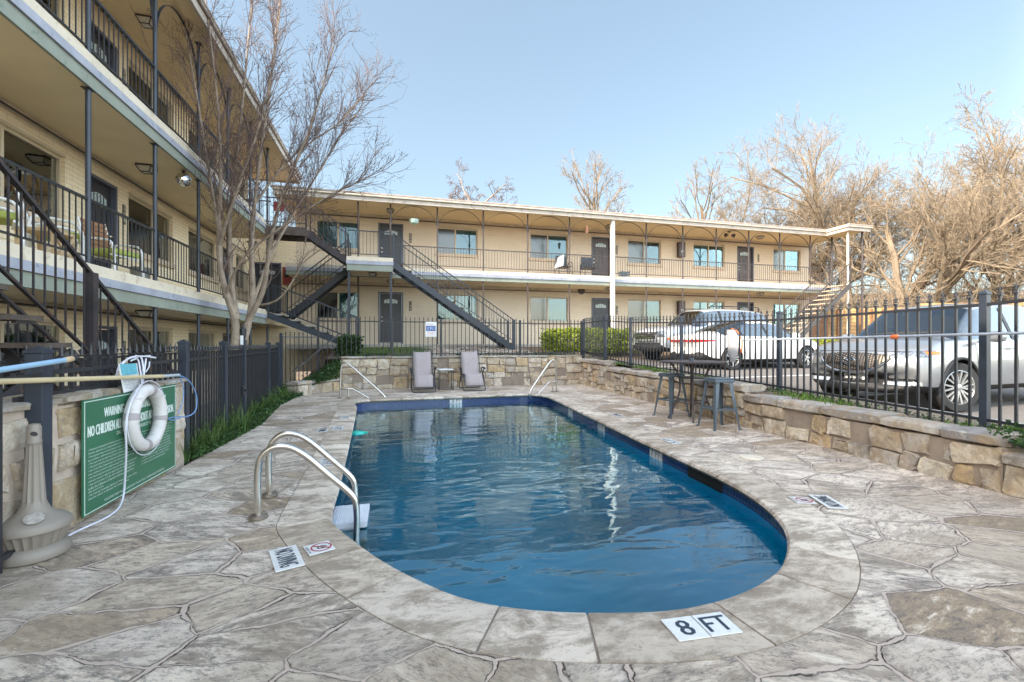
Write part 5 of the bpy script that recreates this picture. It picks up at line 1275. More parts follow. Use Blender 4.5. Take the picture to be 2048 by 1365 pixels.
# depth and warning tiles
white=paint('glazed_marker_tile',(.66,.66,.65),.3,.05,20,dirt=(.50,.48,.45)); ink=paint('marker_ink',(.025,.04,.065),.4,.05)
def tile(label,cx,cy,ang,parts,z=.0045,size=.152,ttl='marker_tile',vert=None):
    """parts: list of texts, one square tile each, laid along direction ang"""
    t=thing(ttl,label,'marker tile',(cx,cy,z)); n=len(parts); d=Vector((math.cos(ang),math.sin(ang),0)); u=Vector((-d.y,d.x,0)); m=MB(); tx_=MB()
    for i,s_ in enumerate(parts):
        L=size*(2.05 if len(s_)>3 else 1); o=Vector((cx,cy,z))+d*((i-(n-1)/2)*(size+.006)); a=d*L*.5; b=u*size*.5; h=Vector((0,0,.005))
        m.add([o-a-b,o+a-b,o+a+b,o-a+b,o-a-b+h,o+a-b+h,o+a+b+h,o-a+b+h],[(3,2,1,0),(4,5,6,7),(0,1,5,4),(1,2,6,5),(2,3,7,6),(3,0,4,7)])
        Mx=frame(o+h,d,u)
        if s_!='O':
            for e in (-.0025,.0025): textfit(tx_,s_,L*(.80 if len(s_)>1 else .42),size*(.68 if len(s_)<4 else .66),Mx@Matrix.Translation((e,0,0)),.0012+e*.1)
        else:
            r_=MB(); N=28; vs=[]
            for k in range(N):
                for rr in (.052,.062): vs.append(Mx@Vector((math.cos(2*math.pi*k/N)*rr+.012,math.sin(2*math.pi*k/N)*rr,.0015)))
            r_.add(vs,[(2*k,2*k+1,(2*k+3)%(2*N),(2*k+2)%(2*N)) for k in range(N)])
            q=Mx@Vector((-.027,.038,.0026)); w=Mx@Vector((.050,-.038,.0026)); r_.bar(q,w,.009,.0012); r_.build('prohibition_ring',paint('sign_maroon',(.35,.03,.06),.4),t)
            for (a1,b1) in (((-.02,.0),(.012,.018)),((.012,.018),(.035,-.004)),((.0,.01),(.01,-.02)),((-.02,0),(-.015,-.02)),((-.02,-.02),(.03,-.022))): tx_.bar(Mx@Vector((a1[0]+.008,a1[1],.0018)),Mx@Vector((b1[0]+.008,b1[1],.0018)),.006,.0008)
            textfit(tx_,'NO DIVING',size*.7,.014,Mx@Matrix.Translation((-.064,0,0))@Matrix.Rotation(R(90),4,'Z'),.0012)
    m.build('tile',white,t,bevel=.001); tx_.build('lettering',ink,t); return t
tile('white depth tiles reading 8 FT on the near coping edge',1.335,1.75,R(-3),['8','FT'])
tile('white NO DIVING tile left of the pool near the ladder',-.625,2.925,R(-70),['NO DIVING'],z=.006)
tile('white tile with a crossed out diver beside the left NO DIVING tile',-.457,3.015,R(24),['O'],z=.006)
tile('white NO DIVING tile on the right coping',3.375,2.87,R(67),['NO DIVING'],z=.006)
tile('white tile with a crossed out diver beside the right NO DIVING tile',3.205,2.945,R(-23),['O'],z=.006)
for lab,px,py,ang,tx2 in (('worn 3 FT tile pair on the far end of the left coping',690,836,-88,['3','FT']),('worn 4 FT tile pair on the left coping nearest the turquoise float',676,858,-88,['4','FT']),('worn 6 FT tile pair on the left coping behind the ladder',655,925,-86,['6','FT']),('worn white tile on the left deck beside the expansion crack',645,862,-88,['NO DIVING']),
    ('pale NO DIVING tile on the right deck toward the shallow end',1235,832,88,['NO DIVING']),('worn 5 FT tile pair on the right coping beside the tall table',1342,884,88,['5','FT'])):
    p=onz(px,py); tile(lab,p.x,p.y,R(ang),tx2,z=.006)
def wtile(label,i,txt):
    a,b=pool[i],pool[(i+1)%NP]; c=(a+b)/2; d=(b-a).normalized(); nin=Vector((-d.y,d.x)); 
    # inside of the pool is to the left of travel
    o=Vector((c.x,c.y,-.112))-Vector((nin.x,nin.y,0))*.012; rt=Vector((-d.x,-d.y,0)) ; n_=rt.cross(Vector((0,0,1)))
    if n_.dot(Vector((nin.x,nin.y,0)))<0: rt=-rt
    t=thing('depth_tile',label,'depth tile',tuple(o)); m=MB(); m.bar(o-rt*.15,o+rt*.15,.012,.12); m.build('tile',white,t); m=MB(); Mx=frame(o,rt,(0,0,1))
    textfit(m,txt[0],.06,.09,Mx@Matrix.Translation((-.08,0,0)),.0085); textfit(m,txt[2:],.11,.09,Mx@Matrix.Translation((.06,0,0)),.0085); m.build('lettering',ink,t)
def near(x,y): return min(range(NP),key=lambda i:((pool[i]+pool[(i+1)%NP])/2-Vector((x,y))).length)
for (px,py,lab,tx2) in ((899,799,'white 3 FT tile in the waterline band at the shallow end','3 FT'),(1156,822,'white 4 FT tile in the waterline band on the right, farthest','4 FT'),(1207,850,'white 5 FT tile in the waterline band on the right, middle','5 FT'),(1323,905,'white 7 FT tile in the waterline band on the right, near the skimmer','7 FT')):
    p=onz(px,py,-.1); wtile(lab,near(p.x,p.y),tx2)
p=onz(1503,916); t=thing('skimmer_lid','round pale skimmer lid set in the right deck','skimmer lid',(p.x,p.y,0)); m=MB(); m.lathe([(.125,.002),(.125,.010),(.118,.013),(.02,.013)],(p.x,p.y,0),32); m.build('lid',M['cream'],t,smooth=True)
p=onz(710,867,WZ); t=thing('pool_float','small turquoise plastic float drifting by the left pool edge','float',(p.x,p.y,WZ)); m=MB(); m.lathe([(.05,-.02),(.12,.0),(.11,.025),(.03,.035)],(p.x+.03,p.y,WZ),10,sx=1.,sy=.9); m.box(p.x+.12,p.x+.2,p.y-.03,p.y+.03,WZ,WZ+.015); m.build('shell',M['teal'],t,smooth=True)
# leaf skimmer on the fence
A,B=(5.20,1.55),(5.85,5.86); t=thing('leaf_skimmer','white pole leaf skimmer with an orange rimmed net hanging on the picket fence','pool skimmer',(5.7,5.9,1.3))
P0=onpl(1484,681,A,B);P1=onpl(2300,660,A,B); m=MB(); m.tube([P0,P1],.014,10); m.build('pole',paint('pale_blue_grey_pole',(.36,.40,.47),.4),t,smooth=True)
c=onpl(1790,674,A,B); d=(P1-P0).normalized(); m=MB(); m.tube([c-d*.045,c-d*.03,c+d*.03,c+d*.045],[.018,.027,.027,.018],12); m.build('lock_collar',M['orange'],t,smooth=True)
fr=[onpl(a,b,A,B) for a,b in ((1484,681),(1476,664),(1466,657),(1457,660),(1455,668),(1460,690),(1466,703),(1478,712),(1484,700))]; m=MB(); m.tube(rounded(fr+[fr[0]],3,.4),.012,8); m.build('net_frame',M['orange'],t,smooth=True)
m=MB(); NN=9; rows=[(1458,1474,660),(1458,1481,675),(1459,1482,690),(1461,1481,705),(1464,1478,718),(1468,1474,725)]; vs=[]
for j,(xa,xb,yy) in enumerate(rows):
    for k in range(NN): 
        u=k/(NN-1); q=onpl(lerp(xa,xb,u),yy,A,B); q.x-=.05+.05*math.sin(math.pi*u)*math.sin(math.pi*(j+.5)/6); vs.append(q)
m.add(vs,[(j*NN+k,j*NN+k+1,(j+1)*NN+k+1,(j+1)*NN+k) for j in range(5) for k in range(NN-1)]); m.build('net_bag',M['net'],t,smooth=True)
# 911 sign on the back fence
c=ony(862,661,13.47); t=thing('emergency_sign','small white 911 sign hung on the back picket fence','sign',(c.x,13.47,c.z)); a=ony(851,644,13.47); b=ony(873,674,13.47); m=MB(); m.box(a.x,b.x,13.465,13.475,b.z,a.z); m.build('panel',M['white'],t)
m=MB(); m.box(a.x+.02,b.x-.02,13.461,13.4645,c.z-.02,c.z+.13); m.build('blue_panel',paint('sign_blue',(.02,.10,.34),.4),t); m=MB(); textfit(m,'911',.17,.10,frame((c.x+.045,13.461,c.z+.055),(1,0,0),(0,0,1)),.002)
m.tube([(c.x-.075,13.458,c.z+.095),(c.x-.10,13.458,c.z+.055),(c.x-.075,13.458,c.z+.015)],[.014,.006,.014],6); m.build('numerals',M['white'],t)
m=MB(); 
for i,s_ in enumerate(('EMERGENCY','POOL ADDRESS','IN AN EMERGENCY','DIAL 911')): textfit(m,s_,.22,.026,frame((c.x,13.464,(c.z+.17,c.z-.055,c.z-.10,c.z-.14)[i]),(1,0,0),(0,0,1)),.001)
m.build('small_print',paint('pink_red_print',(.62,.20,.24),.5),t)
# lantern on the gate post
p=Vector((fp[2][0],fp[2][1]+.0,1.34)); t=thing('post_lantern','small black lantern lamp on the gate post of the left fence','lantern',tuple(p)); m=MB(); m.lathe([(.03,0),(.035,.01),(.05,.10),(.055,.18),(.05,.19),(.02,.22),(.012,.28)],(p.x,p.y,p.z),8); m.build('lamp_body',M['black'],t); m=MB(); m.box(p.x-.02,p.x+.02,p.y-.075,p.y-.05,p.z-.08,p.z+.08); m.build('sensor',M['white'],t)
# ------------------------------------------------------------------ balcony things
def ceil_light(label,x,y,z):
    t=thing('ceiling_light',label,'ceiling light',(x,y,z),0,'walkway ceiling lights'); m=MB(); m.box(x-.13,x+.13,y-.13,y+.13,z-.03,z-.002)
    for sx in(-1,1):
        for sy in(-1,1): m.bar((x+sx*.13,y+sy*.13,z-.03),(x+sx*.075,y+sy*.075,z-.13),.014,.014)
    for s in(-1,1): m.bar((x-.08,y+s*.075,z-.13),(x+.08,y+s*.075,z-.13),.014,.014); m.bar((x+s*.075,y-.08,z-.13),(x+s*.075,y+.08,z-.13),.014,.014)
    m.build('housing',M['brown'],t); m=MB(); a,b=.118,.07
    m.add([(x-a,y-a,z-.032),(x+a,y-a,z-.032),(x+a,y+a,z-.032),(x-a,y+a,z-.032),(x-b,y-b,z-.128),(x+b,y-b,z-.128),(x+b,y+b,z-.128),(x-b,y+b,z-.128)],[(0,1,5,4),(1,2,6,5),(2,3,7,6),(3,0,4,7),(4,5,6,7)]); m.build('glass_shade',paint('frosted_shade',(.55,.52,.46),.3),t)
for i,z in enumerate((1.93,4.72,7.56)): 
    ceil_light('bronze ceiling lantern nearest the camera on the left wing, '+('lowest','middle','top')[i]+' storey',-4.65,10.2,z)
    ceil_light('bronze ceiling lantern by the second door of the left wing, '+('lowest','middle','top')[i]+' storey',-4.65,16.9 if i<2 else 15.2,z)
for i,z in enumerate((3.74,6.47)):
    for j,x in enumerate((-.17,9.1,17.05)): ceil_light('ceiling lantern over the '+('left','middle','right')[j]+' door of the far wing, '+('ground','upper')[i]+' floor',x,18.0,z)
ceil_light('ceiling lantern under the stair landing',-.75,16.3,3.74)
t=thing('mirror_ball','silver mirror ball hanging under the upper left walkway','mirror ball',(-4.05,0,0)); p=onx(367,360,-4.05); t.location=p; m=MB(); m.lathe([(.132*math.sin(R(a)),-.132*math.cos(R(a))) for a in range(6,180,12)],tuple(p),26); o=m.build('ball',paint('mirror_facets',(.75,.75,.78),.08,.3,26,metal=1),t); m=MB(); m.tube([p+Vector((0,0,.13)),(p.x,p.y,4.70)],.004,5); m.box(p.x-.02,p.x+.02,p.y-.03,p.y+.03,4.60,4.70); m.build('hanger',M['black'],t)
def patio_chair(label,x,y,rz):
    t=thing('patio_chair',label,'patio chair',(x,y,2.31),rz,'white framed patio chairs on the left middle walkway'); m=MB()
    for s in(-1,1): m.tube(rounded([(s*.27,-.27,0),(s*.27,-.24,.60),(s*.27,.12,.64),(s*.27,.24,.62),(s*.27,.28,0)],4,.3),.018,8); m.tube([(s*.23,.2,.38),(s*.23,.36,.98)],.016,8)
    m.tube([(-.27,-.2,.38),(.27,-.2,.38)],.016,6); m.tube([(-.27,.2,.38),(.27,.2,.38)],.016,6); m.build('frame',M['white'],t,smooth=True,local=True)
    m=MB(); m.box(-.24,.24,-.24,.24,.40,.49); m.build('cushion',M['lime'],t,bevel=.03,local=True)
    m=MB()
    for k in range(6): z=.50+k*.08; m.box(-.225,.225,.2+.16*(z-.38)/.6-.01,.2+.16*(z-.38)/.6+.01,z,z+.065)
    m.build('backrest',M['cedar'],t,local=True)
patio_chair('patio chair with slatted back nearest the left picture edge, lime cushion',-4.55,6.55,R(125)); patio_chair('patio chair with slatted back between the other two patio chairs',-4.5,7.55,R(120)); patio_chair('patio chair in front of the dark middle storey door, lime cushion',-4.45,8.75,R(75))
t=thing('wooden_crate_table','small wooden lattice table between the patio chairs','side table',(-4.3,7.0,2.31)); m=MB(); m.box(-4.5,-4.1,6.85,7.25,2.68,2.72); 
for a,b in (((-4.12,6.88,2.33),(-4.12,7.22,2.66)),((-4.12,7.22,2.33),(-4.12,6.88,2.66))): m.bar(a,b,.03,.05)
for x in(-4.48,-4.12):
    for y in (6.87,7.23): m.box(x-.02,x+.02,y-.02,y+.02,2.31,2.68)
m.build('table',M['tanwood'],t)
p=onx(281,545,-4.35); t=thing('plant_pot','grey metal bucket planter on the middle walkway','bucket',(-4.35,p.y,2.31)); m=MB(); m.lathe([(.12,0),(.15,.30),(.155,.31),(.14,.30),(.11,.03)],(-4.35,p.y,2.31),20); m.build('bucket',M['pot'],t,smooth=True)
m=MB(); m.tube([(-4.35,p.y,2.5),(-4.3,p.y-.1,2.75),(-4.25,p.y-.25,2.95)],[.012,.01,.006],6); m.build('stem',M['darktwig'],t)
p=ony(575,553,18.85); t=thing('fire_extinguisher_box','red fire extinguisher cabinet on the end wall behind the bare tree','extinguisher box',(p.x,18.85,p.z)); m=MB(); m.box(p.x-.15,p.x+.15,18.74,18.92,p.z-.33,p.z+.33); m.build('cabinet',M['red'],t,bevel=.02); m=MB(); m.box(p.x-.09,p.x+.09,18.725,18.738,p.z-.05,p.z+.2); m.build('window',M['pane'],t)
t=thing('notice_board','red warning placard on the top walkway bridge railing','placard',(-3.4,15.45,5.5)); m=MB(); m.box(-3.66,-3.36,15.44,15.46,5.42,5.72); m.build('panel',M['red'],t)
c=Vector((.70,17.35,5.90)); t=thing('hanging_planter','mint green bowl planter hanging from the far walkway ceiling','hanging planter',tuple(c)); m=MB(); m.lathe([(.05,-.13),(.14,-.08),(.17,.0),(.175,.06),(.16,.06)],tuple(c),22); m.build('bowl',M['mint'],t,smooth=True); m=MB()
for a in range(3): m.tube([c+Vector((.16*math.cos(a*2.1),.16*math.sin(a*2.1),.05)),(c.x,c.y,6.45)],.004,4)
m.build('cords',M['black'],t)
for i,(zz,lab) in enumerate(((5.78,'brown extinguisher cabinet on the upper far wall'),(2.98,'brown extinguisher cabinet on the lower far wall, above the cars'))):
    t=thing('fire_extinguisher_box',lab,'extinguisher box',(13.26,18.85,zz)); m=MB(); m.box(13.08,13.44,18.72,18.92,zz-.36,zz+.36); m.build('cabinet',M['doorbrown'],t,bevel=.03); m=MB(); m.box(13.2,13.32,18.70,18.718,zz-.15,zz-.05); m.build('label_plate',M['white'],t)
p=ony(1163,583,18.85); t=thing('security_light','round brown wall lamp on a cream plate above the ground floor','wall lamp',(p.x,18.85,3.2)); m=MB(); m.box(p.x-.24,p.x+.24,18.905,18.925,p.z-.22,p.z+.2); m.build('back_plate',M['cream'],t); m=MB(); m.lathe([(.16,.0),(.17,-.05),(.12,-.12),(.03,-.14)],(p.x,18.9,p.z+.03),20,ax='y'); m.build('lamp',M['brown'],t,smooth=True)
p=ony(1458,466,17.6); t=thing('flood_light','twin headed flood light under the far roof eave','flood light',(p.x,17.6,6.4)); m=MB(); m.box(p.x-.05,p.x+.05,17.55,17.65,6.42,6.47); m.lathe([(.04,0),(.09,.12),(.09,.14)],(p.x+.1,17.55,6.28),12,ax='x'); m.lathe([(.04,0),(.09,-.12),(.09,-.14)],(p.x-.1,17.55,6.28),12,ax='x'); m.build('lamp_heads',M['brown'],t)
t=thing('wind_chime','small copper wind chime hanging from the far walkway eave','wind chime',(7.75,17.4,6.3)); m=MB(); m.lathe([(.02,.0),(.07,-.03),(.07,-.05),(.05,-.3)],(7.75,17.4,6.2),10); m.tube([(7.75,17.4,6.45),(7.75,17.4,6.2)],.004,4); m.build('bell',paint('copper',(.45,.20,.12),.4),t)
def deckchair(label,x):
    t=thing('black_patio_chair',label,'patio chair',(x,17.75,4.07),R(180),'black patio chairs on the far upper walkway'); m=MB(); m.box(-.26,.26,-.25,.25,.40,.46); m.build('seat',M['black'],t,local=True,bevel=.02); m=MB(); m.box(-.26,.26,-.29,-.24,.40,.95); m.build('backrest',M['navy'],t,local=True,bevel=.02); m=MB()
    for s in(-1,1): m.tube(rounded([(s*.29,-.25,0),(s*.29,-.25,.62),(s*.29,.25,.62),(s*.29,.25,0)],3,.2),.016,6)
    m.build('frame',M['black'],t,local=True)
p=ony(1127,530,17.75); deckchair('black patio chair left of its twin on the far upper walkway',p.x); t_=p.x; p=ony(1178,530,17.75); deckchair('black patio chair right of its twin, beside the brown door',p.x)
t=thing('towel','pale grey towel draped over the left black patio chair','towel',(t_-.3,17.7,4.6)); m=MB(); m.add([(t_-.33,17.45,4.85),(t_-.1,17.42,4.97),(t_-.14,17.38,4.5),(t_-.55,17.4,4.36),(t_-.33,17.5,4.85),(t_-.1,17.5,4.97),(t_-.14,17.5,4.5),(t_-.5,17.5,4.4)],[(3,2,1,0),(4,5,6,7),(0,1,5,4),(1,2,6,5),(2,3,7,6),(3,0,4,7)]); m.build('cloth',M['white'],t)
p=ony(1249,544,17.6); t=thing('milk_crate','small grey crate on the far upper walkway beside the white downpipe','crate',(p.x,17.6,4.07)); m=MB(); m.box(p.x-.17,p.x+.17,17.5,17.8,4.08,4.11)
for k in range(3): z=4.14+k*.11; [m.bar(a,b,.02,.05) for a,b in (((p.x-.17,17.5,z),(p.x+.17,17.5,z)),((p.x-.17,17.8,z),(p.x+.17,17.8,z)),((p.x-.17,17.5,z),(p.x-.17,17.8,z)),((p.x+.17,17.5,z),(p.x+.17,17.8,z)))]
for a in(-1,1):
    for b in (17.5,17.8): m.box(p.x+a*.165-.015,p.x+a*.165+.015,b-.015,b+.015,4.08,4.42)
m.build('crate',M['grey'],t)
# houses beyond the thicket and the overhead wire
def house(label,c,rz,w,d,h,rh,wm_,wn):
    t=thing('house',label,'house',c,rz); m=MB(); m.box(-w/2,w/2,-d/2,d/2,0,h); m.build('wall',wm_,t,local=True); m=MB(); o=.5
    m.add([(-w/2-o,-d/2-o,h),(w/2+o,-d/2-o,h),(w/2+o,d/2+o,h),(-w/2-o,d/2+o,h),(-w/2-o,0,h+rh),(w/2+o,0,h+rh)],[(0,1,5,4),(2,3,4,5),(0,4,3),(1,2,5),(3,2,1,0)]); m.build('roof',M['roof'],t,local=True)
    for k in range(wn):
        x=lerp(-w/2,w/2,(k+.5)/wn); m=MB(); 
        for q in ((x-.55,x-.47,.9,2.1),(x+.47,x+.55,.9,2.1),(x-.47,x+.47,.9,.98),(x-.47,x+.47,2.02,2.1)): m.box(q[0],q[1],-d/2-.05,-d/2-.003,q[2],q[3])
        f=m.build('window',M['white'],t,local=True); m=MB(); m.box(x-.47,x+.47,-d/2-.02,-d/2-.004,.98,2.02); m.build('pane',M['interior'],f,local=True)
q=atd(1720,640,38); house('pale blue white house glimpsed between trunks left of the cedar fence end',(q.x,q.y,.9),R(-25),9,7,3.0,1.6,paint('pale_siding',(.50,.56,.60),.7,.08,3),3)
q=atd(1960,640,42); house('long dark roofed house glimpsed behind the brush at the right edge',(q.x,q.y,.9),R(-38),20,8,3.6,1.6,paint('tan_siding',(.30,.24,.18),.7,.12,3),6)
a=atd(2120,408,22); b=atd(1500,525,46); t=thing('power_line','thin dark overhead wire crossing the trees at the right','power line',tuple(a)); m=MB(); m.tube([a.lerp(b,k/14)-Vector((0,0,.8*math.sin(math.pi*k/14))) for k in range(15)],.014,4); m.build('wire',M['brown'],t)
# fallen leaf and twigs by the sign
m=MB(); c=onz(318,952,.02); m.add([c+Vector((-.05,0,0)),c+Vector((0,-.03,.015)),c+Vector((.05,.01,.0)),c+Vector((0,.035,.02))],[(0,1,2,3)]); tag(m.build('fallen_leaf',paint('yellow_leaf',(.50,.42,.12),.6)),'single yellow fallen leaf on the paving under the sign','leaf')
# ------------------------------------------------------------------ vehicles
from mathutils.bvhtree import BVHTree
def car_body(st_,W,crease_belt=.35,wheels=(),R_w=.36):
    """st_: (x, width scale, z bottom, z belt, z roof, roof half width or None for bonnet, nose bulge)"""
    rings=[]
    for (x,ws,zb,zt,zr,rw,bu) in st_:
        h=W*ws; 
        if rw is None: up=[(h*.955,zt),(h*.90,lerp(zt,zr,.55)),(h*.74,lerp(zt,zr,.8)),(h*.45,zr),(0,zr+.012)]
        else: up=[(h*.955,zt),(h*.925,zt+.025),(rw,zr-.085),(rw-.10,zr-.015),(0,zr+.012)]
        half=[(0,zb),(h*.80,zb),(h*.965,zb+.13),(h,lerp(zb,zt,.45)),(h*.99,lerp(zb,zt,.82))]+up
        rings.append([(x-bu*(abs(y)/W)**2.2,y,z) for y,z in half]+[(x-bu*(abs(y)/W)**2.2,-y,z) for y,z in reversed(half[1:-1])])
    n=len(rings[0]); m=MB()
    vs=[p for r in rings for p in r]; fs=[];mi=[]
    S=len(rings)
    for i in range(S-1):
        for k in range(n):
            kk=k if k<9 else n-1-k   # mirrored band index
            fs.append((i*n+k,(i+1)*n+k,(i+1)*n+(k+1)%n,i*n+(k+1)%n))
            cab=st_[i][5] is not None and st_[i+1][5] is not None
            g_=0
            if kk==6 and cab and st_[i][6]!=9: g_=1
            if kk in(7,8) and len(st_[i])>6 and (i in WS): g_=1
            if kk in(0,1): g_=2
            mi.append(g_)
    # caps with an inner ring
    for e,flip in ((0,False),(S-1,True)):
        c=[sum(rings[e][k][a] for k in range(n))/n for a in range(3)]; o=len(vs)
        inn=[(rings[e][k][0],lerp(rings[e][k][1],c[1],.35),lerp(rings[e][k][2],c[2],.35)) for k in range(n)]; vs+=inn
        for k in range(n):
            f=(e*n+k,e*n+(k+1)%n,o+(k+1)%n,o+k); fs.append(f if not flip else tuple(reversed(f))); mi.append(2 if (k in(0,1) or n-1-k in(0,1)) else 0)
        f=tuple(o+k for k in range(n)); fs.append(f if not flip else tuple(reversed(f))); mi.append(0)
    m.v=vs; m.f=fs; m.m=mi; m.c=[None]*len(fs); return m
WS=set()
def finish(m,mats,parent,wheels,Rw,W,names=('body','window_glass','lower_trim')):
    me=bpy.data.meshes.new('b'); me.from_pydata(m.v,[],m.f); 
    for a in mats: me.materials.append(a)
    me.polygons.foreach_set('material_index',m.m); me.polygons.foreach_set('use_smooth',[True]*len(m.f)); me.update()
    bm=bmesh.new(); bm.from_mesh(me); bmesh.ops.recalc_face_normals(bm,faces=bm.faces); cl=bm.edges.layers.float.get('crease_edge') or bm.edges.layers.float.new('crease_edge')
    for e in bm.edges:
        if len(e.link_faces)==2 and e.link_faces[0].material_index!=e.link_faces[1].material_index: e[cl]=.75
    bm.to_mesh(me); bm.free()
    o=bpy.data.objects.new('b',me); COL.objects.link(o); s=o.modifiers.new('s','SUBSURF'); s.levels=2; s.render_levels=2
    cut=MB()
    for wx in wheels:
        for sd in(-1,1): cut.lathe([(Rw*1.13,sd*(W-.30)),(Rw*1.13,sd*(W+.3))],(wx,0,Rw*1.0),40,ax='y')
    cm=bpy.data.meshes.new('c'); cm.from_pydata(cut.v,[],cut.f); cm.materials.append(M['blackplastic']); bm=bmesh.new(); bm.from_mesh(cm); bmesh.ops.recalc_face_normals(bm,faces=bm.faces); bm.to_mesh(cm); bm.free()
    co=bpy.data.objects.new('c',cm); COL.objects.link(co); b=o.modifiers.new('bo','BOOLEAN'); b.operation='DIFFERENCE'; b.solver='EXACT'; b.object=co
    dg=bpy.context.evaluated_depsgraph_get(); dg.update(); r=bpy.data.meshes.new_from_object(o.evaluated_get(dg)); bpy.data.objects.remove(o); bpy.data.objects.remove(co)
    bvh=BVHTree.FromPolygons([v.co.copy() for v in r.vertices],[tuple(p.vertices) for p in r.polygons])
    matn=[x.name if x else '' for x in r.materials]; groups={}
    for p in r.polygons:
        nm=matn[p.material_index] if p.material_index<len(matn) else ''
        k=0 if nm==mats[0].name else 1 if nm==mats[1].name else 2
        groups.setdefault(k,[]).append(tuple(p.vertices))
    out=[]
    for k,fl in groups.items():
        used={}; V=[];Fc=[]
        for f in fl:
            ff=[]
            for i in f:
                if i not in used: used[i]=len(V); V.append(r.vertices[i].co.copy())
                ff.append(used[i])
            Fc.append(ff)
        q=MB(); q.v=V; q.f=Fc; q.m=[0]*len(Fc); q.c=[None]*len(Fc); out.append(q.build(names[k],mats[k],parent,smooth=True,local=True))
    return bvh
def drape(mb,bvh,axis,fn,nu,nv,off=.006):
    """axis 'f' front, 'r' rear, 'l' or 'R' sides; fn(u,v)->(a,z)"""
    vs=[];ok=[]
    D={'f':((1,0,0),lambda a,z:(6,a,z)),'r':((-1,0,0),lambda a,z:(-6,a,z)),'l':((0,1,0),lambda a,z:(a,4,z)),'R':((0,-1,0),lambda a,z:(a,-4,z))}[axis]
    d=Vector(D[0])
    for i in range(nu+1):
        for j in range(nv+1):
            a,z=fn(i/nu,j/nv); h=bvh.ray_cast(Vector(D[1](a,z)),-d)
            if h[0] is None: vs.append(Vector((0,0,0))); ok.append(False)
            else: vs.append(h[0]+d*off); ok.append(True)
    o=len(mb.v); 
    base=len(vs)
    fs=[]
    for i in range(nu):
        for j in range(nv):
            q=(i*(nv+1)+j,(i+1)*(nv+1)+j,(i+1)*(nv+1)+j+1,i*(nv+1)+j+1)
            if all(ok[k] for k in q): fs.append(q)
    mb.add(vs,fs)
def wheel(par,x,y,Rw,side,spokes=7,rimm='alloy',wd=.11,steer=0):
    w=thing('wheel',None,None,(x,y,Rw)); w.parent=par; w.rotation_euler=(0,0,steer)
    m=MB(); pr=[(Rw*.66,-wd),(Rw*.93,-wd*1.0),(Rw*.985,-wd*.8),(Rw,-wd*.4),(Rw,wd*.4),(Rw*.985,wd*.8),(Rw*.93,wd),(Rw*.68,wd)]; m.lathe(pr+[(Rw*.66,0),pr[0]],(0,0,0),40,ax='y',caps=False)
    m.build('tyre',M['tyre'],w,smooth=True,local=True); m=MB(); s=side
    m.lathe([(Rw*.69,s*wd*.7),(Rw*.70,s*wd*.98),(Rw*.66,s*wd*1.02),(Rw*.64,s*wd*.9),(Rw*.62,-s*wd*.9)],(0,0,0),40,ax='y',caps=False)
    m.lathe([(Rw*.13,s*wd*.4),(Rw*.13,s*wd*.95),(Rw*.05,s*wd*1.0)],(0,0,0),16,ax='y')
    for k in range(spokes):
        for dd in (-.13,.13):
            a=2*math.pi*k/spokes; b=a+dd*1.4
            m.bar((Rw*.1*math.cos(a),s*wd*.78,Rw*.1*math.sin(a)),(Rw*.65*math.cos(b),s*wd*.86,Rw*.65*math.sin(b)),Rw*.07,.03,(0,1,0))
    m.build('rim',M[rimm],w,smooth=True,local=True); m=MB(); m.lathe([(Rw*.62,s*wd*.05),(Rw*.62,s*wd*.15)],(0,0,0),24,ax='y'); m.build('brake_disc',M['blackplastic'],w,local=True)
def seam(mb,bvh,axis,pts,w=.010,off=.003):
    for (a0,z0),(a1,z1) in zip(pts,pts[1:]):
        n=max(2,int(math.hypot(a1-a0,z1-z0)/.06)); L=math.hypot(a1-a0,z1-z0); nx,nz=-(z1-z0)/L*w/2,(a1-a0)/L*w/2
        drape(mb,bvh,axis,lambda u,v:(lerp(a0,a1,u)+nx*(2*v-1),lerp(z0,z1,u)+nz*(2*v-1)),n,1,off)
def mirror(par,x,y,z,s,mat):
    m=MB(); m.lathe([(.02,-.10),(.075,-.08),(.085,0),(.07,.09),(.01,.11)],(x,y+s*.14,z),14,ax='y',sx=.8); m.bar((x+.02,y-s*.02,z-.05),(x,y+s*.08,z-.03),.05,.03); m.build('wing_mirror',mat,par,smooth=True,local=True)
def rearrange(px): pass
# --- silver SUV, foreground right
wn=onz(1903,825,.28); th_=R(199-14.57); fwd=Vector((math.cos(th_),math.sin(th_),0)); fa=wn+Vector((fwd.y,-fwd.x,0))*.795; rz=th_
org=fa-fwd*1.35; org.z=.285
suv=thing('parked_car','silver SUV parked nose first behind the picket fence at the right edge','car',tuple(org),rz)
WS={7}
S=[(-2.27,.90,.42,.92,1.00,.60,-.10),(-2.20,.955,.36,1.02,1.18,.62,-.10),(-2.02,.985,.30,1.08,1.46,.62,-.05),(-1.80,.995,.28,1.09,1.60,.63,0),(-1.1,1.,.26,1.07,1.67,.66,0),(-.35,1.,.25,1.05,1.69,.67,0),(.30,1.,.25,1.04,1.665,.66,0),(.58,1.,.25,1.035,1.60,.64,0),(1.22,1.,.25,1.02,1.13,.72,0),(1.36,1.,.25,1.00,1.10,None,0),(1.75,.995,.25,.96,1.06,None,.06),(2.05,.98,.25,.90,.985,None,.16),(2.24,.95,.26,.82,.88,None,.30),(2.31,.90,.28,.70,.74,None,.34),(2.33,.86,.32,.55,.60,None,.34)]
mb_=car_body(S,.92); bv=finish(mb_,[M['silver'],M['carglass'],M['blackplastic']],suv,(1.35,-1.35),.365,.92)
for x,s,st2 in ((1.35,1,R(-13)),(1.35,-1,R(-13)),(-1.35,1,0),(-1.35,-1,0)): wheel(suv,x,s*.795,.365,s,8,steer=st2)
